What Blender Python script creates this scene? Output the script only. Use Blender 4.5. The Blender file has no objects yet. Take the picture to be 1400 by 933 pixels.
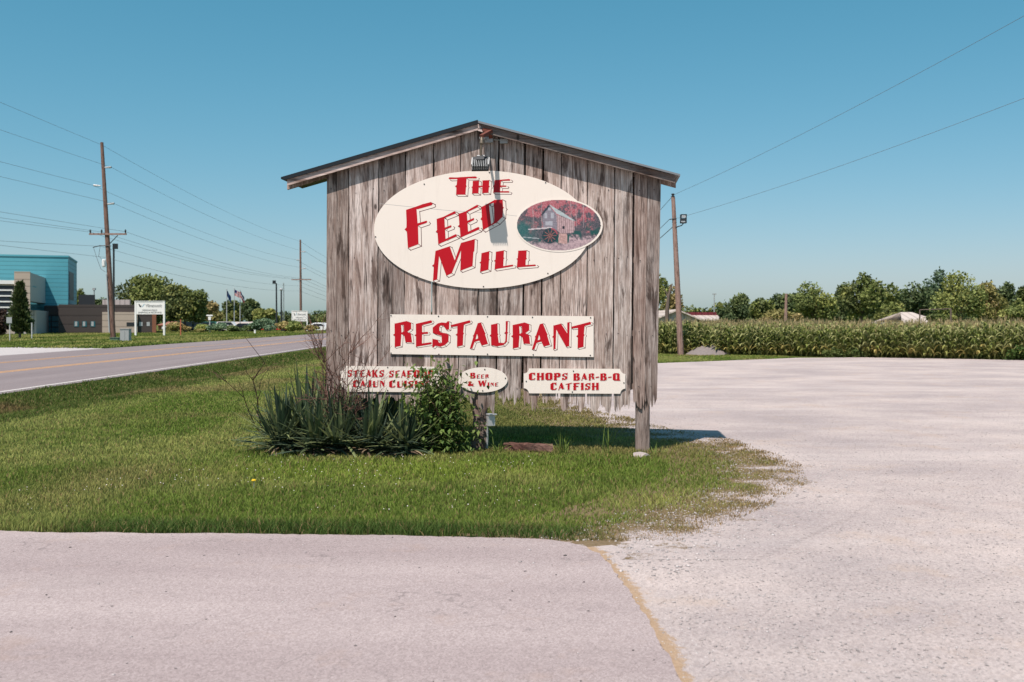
import bpy, bmesh, math, random
import numpy as np
from mathutils import Vector, Matrix
from mathutils.geometry import tessellate_polygon

# ------------------------------------------------------------------ camera, sky, sun, exposure
C = bpy.data.collections.new('scene_objects'); bpy.context.scene.collection.children.link(C)
SC = bpy.context.scene
R = math.radians
F = 35 / 36 * 1400          # focal length in photo pixels
HZ = 440.0                  # horizon row in the photo
CAM = Vector((0, 0, 1.75))
cd = bpy.data.cameras.new('camera'); cam = bpy.data.objects.new('camera', cd); C.objects.link(cam)
cam.location = CAM; cam.rotation_euler = (R(90), 0, 0)
cd.lens = 35; cd.sensor_width = 36; cd.shift_y = -(466.5 - HZ) / 1400
cd.clip_start = 0.1; cd.clip_end = 6000
cd.dof.use_dof = True; cd.dof.focus_distance = 13.4; cd.dof.aperture_fstop = 3.2
SC.camera = cam
SUN = Vector((0.27, 0.48, -1.0)).normalized()       # the way the light travels
W = bpy.data.worlds.new('World'); SC.world = W; W.use_nodes = True
wn = W.node_tree.nodes; wl = W.node_tree.links
bg = wn['Background']; bg.inputs[1].default_value = 0.085
sky = wn.new('ShaderNodeTexSky'); sky.sky_type = 'NISHITA'; sky.sun_disc = False
sky.sun_elevation = math.asin(-SUN.z); sky.sun_rotation = math.atan2(-SUN.x, -SUN.y)
sky.air_density = 1.0; sky.dust_density = 0.8; sky.ozone_density = 1.0; sky.altitude = 0
tint = wn.new('ShaderNodeMix'); tint.data_type = 'RGBA'; tint.blend_type = 'MULTIPLY'
tint.inputs[0].default_value = 1.0; tint.inputs[7].default_value = (0.98, 1.08, 0.86, 1)
wl.new(sky.outputs[0], tint.inputs[6])
sepc = wn.new('ShaderNodeSeparateColor'); comb = wn.new('ShaderNodeCombineColor'); wl.new(tint.outputs[2], sepc.inputs[0])
for ch, (gain, power) in enumerate(((0.373, 1.38), (1.167, 0.75), (1.42, 0.76))):       # teal air of the photograph
    pw = wn.new('ShaderNodeMath'); pw.operation = 'POWER'; pw.inputs[1].default_value = power; wl.new(sepc.outputs[ch], pw.inputs[0])
    mu = wn.new('ShaderNodeMath'); mu.operation = 'MULTIPLY'; mu.inputs[1].default_value = gain; wl.new(pw.outputs[0], mu.inputs[0])
    if ch == 2:
        ma = wn.new('ShaderNodeMath'); ma.operation = 'MULTIPLY_ADD'; ma.inputs[1].default_value = 0.10
        wl.new(sepc.outputs[0], ma.inputs[0]); wl.new(mu.outputs[0], ma.inputs[2]); mu = ma
    wl.new(mu.outputs[0], comb.inputs[ch])
wl.new(comb.outputs[0], bg.inputs[0])
sd = bpy.data.lights.new('sun', 'SUN'); sd.energy = 4.2; sd.angle = R(0.5); sd.color = (1.0, 0.905, 0.83)
sun = bpy.data.objects.new('sun', sd); C.objects.link(sun)
sun.rotation_euler = SUN.to_track_quat('-Z', 'Y').to_euler(); sun.location = (-20, -30, 60)
SC.view_settings.view_transform = 'Standard'; SC.view_settings.look = 'None'
SC.view_settings.exposure = 0.55; SC.view_settings.gamma = 1.0; SC.view_settings.use_curve_mapping = False

# ------------------------------------------------------------------ helpers
rnd = random.Random(7); NR = np.random.RandomState(11)
OFF = {}
def P(px, py, Y):
    return Vector(((px - 700) / F * Y, Y, CAM.z - (py - HZ) / F * Y))
def G(px, py, z=0.0):
    Y = (CAM.z - z) * F / (py - HZ)
    return Vector(((px - 700) / F * Y, Y, z))
def tag(o, label=None, cat=None, group=None, kind=None):
    if label: o['label'] = label
    if cat: o['category'] = cat
    if group: o['group'] = group
    if kind: o['kind'] = kind
    return o
def thing(name, label, cat, loc=(0, 0, 0), rotz=0.0, group=None):
    o = bpy.data.objects.new(name, None); C.objects.link(o)
    o.location = loc; o.rotation_euler = (0, 0, rotz); o.empty_display_size = 0.2
    OFF[o.name] = Vector(loc)
    return tag(o, label, cat, group)
class MB:
    """collects vertices and faces, links them as one mesh object"""
    def __init__(s): s.v = []; s.f = []; s.c = []
    def add(s, v, f, col=None):
        n = len(s.v); s.v += [tuple(p) for p in v]; s.f += [tuple(i + n for i in q) for q in f]
        s.c += [col or (1, 1, 1)] * len(v)
    def box(s, c, d, rz=0.0, col=None, taper=1.0):
        x, y, z = d[0] / 2, d[1] / 2, d[2] / 2; cs, sn = math.cos(rz), math.sin(rz); v = []
        for k in (-1, 1):
            t = taper if k > 0 else 1
            for a, b in ((-x, -y), (x, -y), (x, y), (-x, y)):
                a *= t; b *= t
                v.append((c[0] + a * cs - b * sn, c[1] + a * sn + b * cs, c[2] + k * z))
        s.add(v, [(0, 3, 2, 1), (4, 5, 6, 7), (0, 1, 5, 4), (1, 2, 6, 5), (2, 3, 7, 6), (3, 0, 4, 7)], col)
    def tube(s, pts, rad, n=8, col=None, cap=True):
        pts = [Vector(p) for p in pts]; rs = rad if isinstance(rad, (list, tuple)) else [rad] * len(pts)
        v = []; f = []
        for i, p in enumerate(pts):
            t = (pts[min(i + 1, len(pts) - 1)] - pts[max(i - 1, 0)]).normalized()
            a = Vector((0, 0, 1)) if abs(t.z) < 0.9 else Vector((1, 0, 0))
            u = t.cross(a).normalized(); w = t.cross(u)
            for k in range(n):
                g = 2 * math.pi * k / n
                v.append(p + (u * math.cos(g) + w * math.sin(g)) * rs[i])
        for i in range(len(pts) - 1):
            for k in range(n):
                f.append((i * n + k, i * n + (k + 1) % n, (i + 1) * n + (k + 1) % n, (i + 1) * n + k))
        if cap: f += [tuple(range(n))[::-1], tuple(range((len(pts) - 1) * n, len(pts) * n))]
        s.add(v, f, col)
    def prism(s, loops, v0, v1, col=None, sides=True):
        """loops in (x, z), extruded from y=v0 (front) to y=v1"""
        flat = [p for l in loops for p in l]; n = len(flat)
        tr = tessellate_polygon([[Vector((p[0], p[1], 0)) for p in l] for l in loops])
        v = [(p[0], v0, p[1]) for p in flat]; f = [tuple(t) for t in tr]
        if sides:
            v += [(p[0], v1, p[1]) for p in flat]; f += [tuple(i + n for i in t[::-1]) for t in tr]
            k = 0
            for l in loops:
                m = len(l)
                f += [(k + i, k + (i + 1) % m, n + k + (i + 1) % m, n + k + i) for i in range(m)]; k += m
        s.add(v, f, col)
    def lathe(s, c, prof, n=16, col=None):
        v = []; f = []
        for r, z in prof:
            for k in range(n):
                g = 2 * math.pi * k / n; v.append((c[0] + r * math.cos(g), c[1] + r * math.sin(g), c[2] + z))
        for i in range(len(prof) - 1):
            for k in range(n): f.append((i * n + k, i * n + (k + 1) % n, (i + 1) * n + (k + 1) % n, (i + 1) * n + k))
        f += [tuple(range(n))[::-1], tuple(range((len(prof) - 1) * n, len(prof) * n))]
        s.add(v, f, col)
    def build(s, name, mat, parent=None, smooth=False, vcol=False):
        off = OFF.get(parent.name, Vector()) if parent else Vector()
        me = bpy.data.meshes.new(name)
        me.from_pydata([(p[0] - off[0], p[1] - off[1], p[2] - off[2]) for p in s.v], [], s.f)
        bm = bmesh.new(); bm.from_mesh(me); bmesh.ops.recalc_face_normals(bm, faces=bm.faces[:]); bm.to_mesh(me); bm.free()
        if vcol:
            a = me.color_attributes.new('Col', 'FLOAT_COLOR', 'POINT')
            a.data.foreach_set('color', np.array([(c[0], c[1], c[2], 1) for c in s.c], dtype=np.float32).ravel())
        if smooth:
            me.polygons.foreach_set('use_smooth', [True] * len(me.polygons))
        me.materials.append(mat)
        o = bpy.data.objects.new(name, me); C.objects.link(o)
        if parent:
            o.parent = parent; OFF[o.name] = off
        else: OFF[o.name] = Vector()
        return o
def sub(o):
    """a child of a part keeps the thing's origin"""
    return o
def bulk(name, v, faces, cols, mat, parent=None, attr=None):
    """big numpy mesh; faces = list of int arrays (n,k)"""
    off = np.array(OFF.get(parent.name, Vector())[:]) if parent else np.zeros(3)
    me = bpy.data.meshes.new(name); v = (np.asarray(v) - off).astype(np.float32)
    me.vertices.add(len(v)); me.vertices.foreach_set('co', v.ravel())
    li = np.concatenate([a.ravel() for a in faces]).astype(np.int32)
    tot = np.concatenate([np.full(len(a), a.shape[1], dtype=np.int32) for a in faces])
    st = np.concatenate([[0], np.cumsum(tot)[:-1]]).astype(np.int32)
    me.loops.add(len(li)); me.loops.foreach_set('vertex_index', li)
    me.polygons.add(len(tot)); me.polygons.foreach_set('loop_start', st)
    try: me.polygons.foreach_set('loop_total', tot)
    except Exception: pass
    if cols is not None:
        a = me.color_attributes.new('Col', 'FLOAT_COLOR', 'POINT')
        c4 = np.ones((len(v), 4), dtype=np.float32); c4[:, :3] = cols; a.data.foreach_set('color', c4.ravel())
    if attr is not None:
        a = me.attributes.new('mixa', 'FLOAT', 'POINT'); a.data.foreach_set('value', attr.astype(np.float32))
    me.update(calc_edges=True); me.validate()
    me.materials.append(mat)
    o = bpy.data.objects.new(name, me); C.objects.link(o)
    if parent: o.parent = parent; OFF[o.name] = Vector(off)
    return o
def vn(x, y, s, seed=0):
    """smooth value noise, 0..1"""
    r = np.random.RandomState(seed).rand(256, 256); x = np.asarray(x) / s; y = np.asarray(y) / s
    xi = np.floor(x).astype(int); yi = np.floor(y).astype(int); fx = x - xi; fy = y - yi
    fx = fx * fx * (3 - 2 * fx); fy = fy * fy * (3 - 2 * fy)
    g = lambda a, b: r[a % 256, b % 256]
    return (g(xi, yi) * (1 - fx) + g(xi + 1, yi) * fx) * (1 - fy) + (g(xi, yi + 1) * (1 - fx) + g(xi + 1, yi + 1) * fx) * fy
def inside(poly, x, y):
    r = np.zeros(len(x), bool); n = len(poly)
    for i in range(n):
        x0, y0 = poly[i][:2]; x1, y1 = poly[(i + 1) % n][:2]
        if y0 == y1: continue
        c = ((y0 > y) != (y1 > y)) & (x < (x1 - x0) * (y - y0) / (y1 - y0) + x0); r ^= c
    return r
def dist(line, x, y):
    d = np.full(len(x), 1e9)
    for (a, b) in zip(line[:-1], line[1:]):
        ax, ay, bx, by = a[0], a[1], b[0], b[1]; l2 = (bx - ax) ** 2 + (by - ay) ** 2 + 1e-12
        t = np.clip(((x - ax) * (bx - ax) + (y - ay) * (by - ay)) / l2, 0, 1)
        d = np.minimum(d, np.hypot(x - ax - t * (bx - ax), y - ay - t * (by - ay)))
    return d
def smooth_step(a, b, x):
    t = np.clip((x - a) / (b - a), 0, 1); return t * t * (3 - 2 * t)
def resample(pts, step, jit=0.0, seed=0):
    r = random.Random(seed); out = []
    for a, b in zip(pts[:-1], pts[1:]):
        a = Vector(a[:2]); b = Vector(b[:2]); n = max(1, int((b - a).length / step)); nn = Vector((-(b - a).y, (b - a).x)).normalized()
        for i in range(n): out.append(a.lerp(b, i / n) + nn * r.uniform(-jit, jit))
    out.append(Vector(pts[-1][:2])); return out

# ------------------------------------------------------------------ materials
class NT:
    def __init__(s, name):
        s.m = bpy.data.materials.new(name); s.m.use_nodes = True; s.t = s.m.node_tree
        s.n = s.t.nodes; s.l = s.t.links; s.b = s.n['Principled BSDF']; s.b.inputs['Roughness'].default_value = 0.8
        s.b.inputs['Specular IOR Level'].default_value = 0.25
    def new(s, k, **kw):
        n = s.n.new(k)
        for a, v in kw.items(): setattr(n, a, v)
        return n
    def put(s, sock, v):
        if hasattr(v, 'is_output') or isinstance(v, bpy.types.NodeSocket): s.l.new(v, sock)
        else: sock.default_value = v
    def coord(s, scale=(1, 1, 1), kind='Object', loc=None):
        tc = s.new('ShaderNodeTexCoord'); mp = s.new('ShaderNodeMapping'); mp.inputs['Scale'].default_value = scale
        s.l.new(tc.outputs[kind], mp.inputs[0])
        if loc is not None: s.put(mp.inputs['Location'], loc)
        return mp.outputs[0]
    def noise(s, vec, scale, detail=4, rough=0.6, dist=0.0):
        n = s.new('ShaderNodeTexNoise'); n.inputs['Scale'].default_value = scale; n.inputs['Detail'].default_value = detail
        n.inputs['Roughness'].default_value = rough; n.inputs['Distortion'].default_value = dist
        if vec is not None: s.l.new(vec, n.inputs['Vector'])
        return n.outputs[0]
    def voro(s, vec, scale, feature='F1', out='Distance'):
        n = s.new('ShaderNodeTexVoronoi'); n.feature = feature; n.inputs['Scale'].default_value = scale
        if vec is not None: s.l.new(vec, n.inputs['Vector'])
        return n.outputs[out]
    def ramp(s, fac, stops):
        n = s.new('ShaderNodeValToRGB'); e = n.color_ramp.elements
        while len(e) < len(stops): e.new(0.5)
        for i, (p, c) in enumerate(stops):
            e[i].position = p; e[i].color = (c, c, c, 1) if not hasattr(c, '__len__') else (*c, 1)
        s.l.new(fac, n.inputs[0]); return n.outputs[0]
    def mix(s, fac, a, b, mode='MIX'):
        n = s.new('ShaderNodeMix', data_type='RGBA', blend_type=mode)
        s.put(n.inputs[0], fac)
        s.put(n.inputs[6], (*a, 1) if isinstance(a, tuple) and len(a) == 3 else a)
        s.put(n.inputs[7], (*b, 1) if isinstance(b, tuple) and len(b) == 3 else b)
        return n.outputs[2]
    def math(s, op, a, b=0.0):
        n = s.new('ShaderNodeMath', operation=op); s.put(n.inputs[0], a); s.put(n.inputs[1], b); return n.outputs[0]
    def bump(s, h, strength=0.4, d=0.01):
        n = s.new('ShaderNodeBump'); n.inputs['Strength'].default_value = strength; n.inputs['Distance'].default_value = d
        s.l.new(h, n.inputs['Height']); s.l.new(n.outputs[0], s.b.inputs['Normal'])
    def col(s, c): s.put(s.b.inputs['Base Color'], (*c, 1) if isinstance(c, tuple) else c)
    def attr(s, name='Col'):
        return s.new('ShaderNodeAttribute', attribute_name=name)

def plain(name, c, rough=0.6, metal=0.0, var=0.12, scale=6.0):
    t = NT(name); n = t.noise(t.coord(), scale, 5, 0.65)
    t.col(t.mix(n, tuple(max(0, x * (1 - var)) for x in c), tuple(min(1, x * (1 + var)) for x in c)))
    t.b.inputs['Roughness'].default_value = rough; t.b.inputs['Metallic'].default_value = metal
    t.bump(t.noise(t.coord(), scale * 8, 3), 0.05, 0.01)
    return t.m
def vmat(name, transl=0.3, var=0.25, scale=3.0, rough=0.7):
    """colour carried by the mesh, with translucent leaf light"""
    t = NT(name); a = t.attr().outputs['Color']
    c = t.mix(t.noise(t.coord(), scale, 3), t.mix(1.0, a, (1 - var,) * 3, 'MULTIPLY'), t.mix(1.0, a, (1 + var,) * 3, 'MULTIPLY'))
    t.col(c); t.b.inputs['Roughness'].default_value = rough
    if transl > 0:
        tr = t.new('ShaderNodeBsdfTranslucent'); t.l.new(c, tr.inputs[0]); mx = t.new('ShaderNodeMixShader'); mx.inputs[0].default_value = transl
        t.l.new(t.b.outputs[0], mx.inputs[1]); t.l.new(tr.outputs[0], mx.inputs[2]); t.l.new(mx.outputs[0], t.n['Material Output'].inputs[0])
    return t.m
def wood(name, base=(0.31, 0.23, 0.198), dark=(0.07, 0.048, 0.041), light=(0.61, 0.52, 0.485), along='z', use_col=True):
    t = NT(name)
    sc = {'z': (1, 1, 0.045), 'x': (0.045, 1, 1)}[along]; sc2 = {'z': (1, 1, 0.16), 'x': (0.16, 1, 1)}[along]
    loc = None
    if use_col:
        a = t.attr(); sep = t.new('ShaderNodeSeparateColor'); t.l.new(a.outputs['Color'], sep.inputs[0])
        cmb = t.new('ShaderNodeCombineXYZ')
        t.l.new(t.math('MULTIPLY', sep.outputs[1], 37.0), cmb.inputs[0]); t.l.new(t.math('MULTIPLY', sep.outputs[2], 53.0), cmb.inputs[2])
        loc = cmb.outputs[0]
    fine = t.noise(t.coord(sc, loc=loc), 95, 5, 0.7)
    streak = t.noise(t.coord(sc, loc=loc), 22, 6, 0.72, 0.3)
    blot = t.noise(t.coord(sc2, loc=loc), 7, 5, 0.65, 0.5)
    weather = t.noise(t.coord((1, 1, 1), loc=loc), 2.2, 4, 0.6)
    c = t.mix(t.ramp(streak, [(0.38, 0.0), (0.62, 1.0)]), base, light)
    c = t.mix(t.math('MULTIPLY', t.ramp(fine, [(0.40, 1.0), (0.54, 0.0)]), 0.6), c, dark)
    c = t.mix(t.math('MULTIPLY', t.ramp(blot, [(0.38, 1.0), (0.47, 0.0)]), 0.9), c, dark)
    c = t.mix(t.math('MULTIPLY', t.ramp(weather, [(0.45, 0.0), (0.66, 1.0)]), 0.5), c, (0.23, 0.15, 0.125))
    vk = t.new('ShaderNodeTexVoronoi'); vk.inputs['Scale'].default_value = 2.1; t.l.new(t.coord((1.6, 1, 0.75), loc=loc), vk.inputs['Vector'])
    kn = t.ramp(vk.outputs['Distance'], [(0.045, 1.0), (0.085, 0.0)])
    c = t.mix(t.math('MULTIPLY', kn, 0.85), c, (0.03, 0.022, 0.02))
    crk = t.math('ABSOLUTE', t.math('SUBTRACT', t.noise(t.coord({'z': (1, 1, 0.035), 'x': (0.035, 1, 1)}[along], loc=loc), 9, 3, 0.5, 0.6), 0.5))
    c = t.mix(t.math('MULTIPLY', t.ramp(crk, [(0.0, 1.0), (0.016, 0.0)]), t.ramp(t.noise(t.coord((1, 1, 0.4), loc=loc), 2.6, 2), [(0.46, 0.0), (0.56, 0.9)])), c, (0.028, 0.02, 0.018))
    c = t.mix(t.ramp(t.noise(t.coord((1, 1, 0.5), loc=loc), 38, 3, 0.7), [(0.68, 0.0), (0.76, 0.75)]), c, (0.04, 0.028, 0.025))
    if use_col:
        c = t.mix(t.math('MULTIPLY', sep.outputs[1], 0.75), c, t.mix(1.0, c, (1.0, 1.04, 1.03), 'MULTIPLY'))
        c = t.mix(t.ramp(sep.outputs[2], [(0.45, 0.0), (0.9, 0.6)]), c, t.mix(1.0, c, (1.06, 0.93, 0.86), 'MULTIPLY'))
        tone = t.new('ShaderNodeCombineColor')
        for i in range(3): t.l.new(sep.outputs[0], tone.inputs[i])
        c = t.mix(1.0, c, tone.outputs[0], 'MULTIPLY')
    t.col(c); t.b.inputs['Roughness'].default_value = 0.9; t.b.inputs['Specular IOR Level'].default_value = 0.1
    t.bump(t.math('ADD', t.math('MULTIPLY', streak, 0.7), t.math('MULTIPLY', fine, 0.5)), 0.55, 0.008)
    return t.m

M = {}
M['wood'] = wood('weathered_plank_wood')
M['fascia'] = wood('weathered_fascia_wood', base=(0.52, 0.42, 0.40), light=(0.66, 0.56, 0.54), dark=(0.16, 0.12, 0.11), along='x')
M['fascia_shaded'] = wood('shaded_fascia_wood', base=(0.16, 0.145, 0.14), light=(0.22, 0.2, 0.195), along='x')  # right fascia: shade of the roof overhang deepened in the wood colour
M['post_wood'] = wood('old_post_wood', base=(0.25, 0.19, 0.165), light=(0.38, 0.31, 0.28))
M['pole_wood'] = wood('treated_pole_wood', base=(0.20, 0.115, 0.085), light=(0.27, 0.165, 0.13), dark=(0.09, 0.05, 0.04), use_col=False)
M['pole_wood_pale'] = wood('sunbleached_pole_wood', base=(0.31, 0.19, 0.155), light=(0.38, 0.26, 0.22), dark=(0.13, 0.08, 0.06), use_col=False)
M['timber'] = wood('rotten_timber_wood', base=(0.10, 0.048, 0.038), light=(0.17, 0.09, 0.072), dark=(0.025, 0.013, 0.011), along='x', use_col=False)
def cream_mat():
    t = NT('cream_sign_paint'); a = t.noise(t.coord((1, 1, 0.12)), 9, 5, 0.7); b = t.noise(t.coord(), 1.3, 4, 0.6)
    c = t.mix(b, (0.775, 0.685, 0.605), (0.815, 0.73, 0.655)); c = t.mix(t.ramp(a, [(0.56, 0.0), (0.75, 0.16)]), c, (0.48, 0.38, 0.31))
    t.col(c); t.b.inputs['Roughness'].default_value = 0.45; return t.m
M['cream'] = cream_mat()
M['red'] = plain('red_sign_vinyl', (0.45, 0.004, 0.012), 0.4, var=0.05, scale=2)
M['maroon'] = plain('dark_red_outline_vinyl', (0.10, 0.006, 0.01), 0.45)
M['screw'] = plain('dark_screw', (0.05, 0.045, 0.045), 0.5)
M['seam'] = plain('grey_board_seam', (0.42, 0.40, 0.38), 0.7)
M['roof_black'] = plain('black_metal_trim', (0.012, 0.016, 0.02), 0.5)
M['roof_metal'] = plain('grey_metal_roofing', (0.22, 0.23, 0.24), 0.45, 0.3)
M['rust'] = plain('rusty_iron', (0.15, 0.05, 0.035), 0.85, var=0.4, scale=20)
M['grey_metal'] = plain('grey_painted_metal', (0.36, 0.37, 0.37), 0.5, 0.2)
M['dark_metal'] = plain('dark_painted_metal', (0.03, 0.034, 0.038), 0.5)
M['brass'] = plain('tarnished_brass', (0.2, 0.16, 0.12), 0.5, 0.5)
M['silver'] = plain('pale_aluminium', (0.5, 0.5, 0.5), 0.4, 0.3)
M['white'] = plain('white_paint', (0.78, 0.76, 0.73), 0.5, var=0.04)
M['glass_dark'] = plain('dark_glass', (0.02, 0.03, 0.04), 0.08)
M['tyre'] = plain('black_rubber', (0.02, 0.02, 0.02), 0.8)
M['wire'] = plain('dark_cable', (0.13, 0.14, 0.15), 0.6)
M['leaf'] = vmat('leaf_colours', 0.3)
M['grass'] = vmat('grass_blade_colours', 0.38, 0.12, 2.0)
M['far_leaf'] = vmat('far_leaf_colours', 0.2, 0.15, 0.3)
M['twig'] = plain('reddish_brown_twig', (0.19, 0.10, 0.078), 0.9, var=0.3, scale=30)
M['bark'] = plain('grey_brown_bark', (0.14, 0.105, 0.085), 0.95, var=0.4, scale=3)

def gravel_mat(name, ca, cb):
    t = NT(name); v = t.coord()
    cell = t.voro(v, 62, out='Color'); d = t.voro(v, 62)
    g = t.new('ShaderNodeRGBToBW'); t.l.new(cell, g.inputs[0])
    c = t.mix(g.outputs[0], (0.35, 0.298, 0.283), (0.53, 0.457, 0.436))
    c = t.mix(t.ramp(t.noise(v, 130, 3, 0.7), [(0.33, 0.45), (0.48, 0.0)]), c, (0.24, 0.2, 0.193))
    c = t.mix(t.ramp(t.noise(v, 34, 3, 0.6), [(0.62, 0.0), (0.72, 0.6)]), c, (0.62, 0.55, 0.53))
    big = t.noise(t.coord((0.8, 1, 1)), 0.42, 6, 0.65)
    c = t.mix(t.ramp(big, [(0.36, 0.0), (0.64, 1.0)]), t.mix(1.0, c, (0.80, 0.79, 0.81), 'MULTIPLY'), t.mix(1.0, c, (1.12, 1.1, 1.08), 'MULTIPLY'))
    rot = t.new('ShaderNodeMapping'); rot.inputs['Rotation'].default_value = (0, 0, R(-28)); rot.inputs['Scale'].default_value = (0.05, 1.1, 1); t.l.new(v, rot.inputs[0])
    c = t.mix(t.math('MULTIPLY', t.ramp(t.noise(rot.outputs[0], 1.0, 5, 0.6, 0.4), [(0.52, 0.0), (0.7, 1.0)]), 0.22), c, (0.6, 0.54, 0.52))
    c = t.mix(t.math('MULTIPLY', t.ramp(t.noise(v, 0.9, 5, 0.7), [(0.55, 0.0), (0.7, 1.0)]), 0.5), c, (0.44, 0.33, 0.26))
    c = t.mix(t.math('MULTIPLY', t.ramp(t.noise(v, 0.33, 5, 0.75), [(0.60, 0.0), (0.72, 1.0)]), 0.55), c, (0.36, 0.27, 0.24))
    at = t.attr('mixa').outputs['Fac']
    m = t.math('ADD', at, t.math('MULTIPLY', t.math('SUBTRACT', t.noise(v, 14, 7, 0.85), 0.5), 2.2))
    c = t.mix(t.math('MULTIPLY', t.ramp(m, [(0.38, 0.0), (0.62, 1.0)]), t.ramp(at, [(0.0, 0.0), (0.12, 1.0)])), c,
              t.mix(t.noise(v, 25, 5, 0.7), ca, cb))
    t.col(c); t.b.inputs['Roughness'].default_value = 0.95; t.b.inputs['Specular IOR Level'].default_value = 0.1
    t.bump(t.math('ADD', t.math('MULTIPLY', d, 1.0), t.noise(v, 130, 2)), 0.6, 0.012); return t.m
M['gravel'] = gravel_mat('crushed_limestone', (0.09, 0.065, 0.034), (0.27, 0.195, 0.12))
M['gravel_dust'] = gravel_mat('limestone_with_tan_dust', (0.27, 0.178, 0.11), (0.47, 0.34, 0.235))
def asphalt_mat(name, c0, c1, streak=(0.25, 1.6)):
    t = NT(name); v = t.coord()
    g = t.new('ShaderNodeRGBToBW'); t.l.new(t.voro(v, 95, out='Color'), g.inputs[0])
    c = t.mix(t.math('MULTIPLY', g.outputs[0], 1.0), c0, c1)
    c = t.mix(t.ramp(t.noise(v, 190, 2, 0.7), [(0.3, 0.55), (0.5, 0.0)]), c, tuple(x * 0.55 for x in c0))
    n = t.noise(t.coord((streak[0], streak[1], 1)), 0.7, 5, 0.6)
    c = t.mix(t.ramp(n, [(0.3, 0.0), (0.7, 1.0)]), t.mix(1.0, c, (0.86, 0.84, 0.85), 'MULTIPLY'), t.mix(1.0, c, (1.1, 1.1, 1.1), 'MULTIPLY'))
    c = t.mix(t.math('MULTIPLY', t.ramp(t.noise(v, 1.6, 4, 0.7), [(0.58, 0.0), (0.75, 1.0)]), 0.35), c, (0.34, 0.24, 0.19))
    c = t.mix(t.ramp(t.voro(v, 2.3), [(0.012, 1.0), (0.02, 0.0)]), c, (0.06, 0.05, 0.05))
    c = t.mix(t.math('MULTIPLY', t.ramp(t.noise(v, 0.55, 6, 0.75), [(0.56, 0.0), (0.7, 1.0)]), 0.3), c, tuple(x * 0.62 for x in c1))
    wv = t.math('ABSOLUTE', t.math('SUBTRACT', t.noise(v, 0.42, 5, 0.6, 0.2), 0.5))
    c = t.mix(t.math('MULTIPLY', t.ramp(wv, [(0.0, 1.0), (0.0022, 0.0)]), t.ramp(t.noise(v, 1.1, 2), [(0.5, 0.0), (0.6, 0.45)])), c, (0.12, 0.1, 0.1))
    t.col(c); t.b.inputs['Roughness'].default_value = 0.9; t.b.inputs['Specular IOR Level'].default_value = 0.15
    t.bump(t.noise(v, 140, 3, 0.7), 0.5, 0.006); return t.m
M['drive'] = asphalt_mat('worn_grey_asphalt', (0.275, 0.224, 0.217), (0.46, 0.387, 0.376))
M['road'] = asphalt_mat('road_asphalt', (0.19, 0.158, 0.158), (0.26, 0.222, 0.222), (1.2, 0.06))
M['concrete'] = asphalt_mat('pale_concrete', (0.40, 0.37, 0.36), (0.5, 0.46, 0.45))
def ground_mat():
    t = NT('mown_grass_ground'); v = t.coord()
    n1 = t.noise(v, 0.35, 6, 0.7); n2 = t.noise(t.coord((1, 0.25, 1)), 0.9, 5, 0.7); n3 = t.noise(v, 14, 5, 0.75)
    c = t.mix(t.ramp(n2, [(0.35, 0.0), (0.65, 1.0)]), (0.08, 0.115, 0.025), (0.17, 0.18, 0.052))
    c = t.mix(t.math('MULTIPLY', t.ramp(n1, [(0.5, 0.0), (0.72, 1.0)]), 0.6), c, (0.165, 0.14, 0.06))
    c = t.mix(t.ramp(n3, [(0.3, 0.75), (0.6, 0.0)]), c, (0.026, 0.034, 0.012))
    t.col(c); t.b.inputs['Specular IOR Level'].default_value = 0.05; t.b.inputs['Roughness'].default_value = 1
    t.bump(n3, 1.0, 0.06); return t.m
M['ground'] = ground_mat()
def dirt_mat():
    t = NT('tan_dust'); v = t.coord(); n = t.noise(v, 30, 6, 0.8)
    t.col(t.mix(t.ramp(n, [(0.35, 0.0), (0.65, 1.0)]), (0.33, 0.205, 0.115), (0.53, 0.355, 0.225)))
    t.bump(t.noise(v, 90, 4, 0.8), 0.7, 0.012); return t.m
M['dirt'] = dirt_mat()
def paint_line(name, c, wear):
    t = NT(name); v = t.coord(); n = t.noise(v, 9, 6, 0.8)
    t.col(t.mix(t.ramp(n, [(wear - 0.08, 0.0), (wear + 0.1, 1.0)]), (0.2, 0.165, 0.16), c)); return t.m
M['yellow_line'] = paint_line('worn_yellow_road_paint', (0.56, 0.285, 0.10), 0.43)
M['white_line'] = paint_line('worn_white_road_paint', (0.52, 0.48, 0.45), 0.40)
def siding_mat(name, c, n=9, axis=2):
    t = NT(name); tc = t.coord(); sp = t.new('ShaderNodeSeparateXYZ'); t.l.new(tc, sp.inputs[0])
    w = t.math('FRACT', t.math('MULTIPLY', sp.outputs[axis], n))
    c2 = t.mix(t.ramp(w, [(0.0, 1.0), (0.26, 0.0)]), c, tuple(x * 0.5 for x in c))
    t.col(t.mix(t.noise(tc, 0.6, 3), t.mix(1.0, c2, (0.92, 0.92, 0.92), 'MULTIPLY'), t.mix(1.0, c2, (1.08, 1.08, 1.08), 'MULTIPLY')))
    t.b.inputs['Roughness'].default_value = 0.5
    t.bump(w, 0.5, 0.05); return t.m
M['teal'] = siding_mat('teal_metal_siding', (0.10, 0.36, 0.43), 1.6)
M['brown'] = siding_mat('dark_brown_siding', (0.075, 0.06, 0.056), 0.8)
M['pale_tile'] = siding_mat('pale_panel_cladding', (0.5, 0.4, 0.33), 1.1)
M['panel_grey'] = siding_mat('pale_ribbed_cladding', (0.5, 0.43, 0.4), 1.4, 0)
M['shade_glass'] = plain('teal_glass', (0.035, 0.13, 0.16), 0.12)
M['brick'] = siding_mat('orange_brick', (0.32, 0.13, 0.08), 4)
M['pink_roof'] = siding_mat('pale_metal_roof', (0.50, 0.42, 0.37), 1.2, 0)
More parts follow.
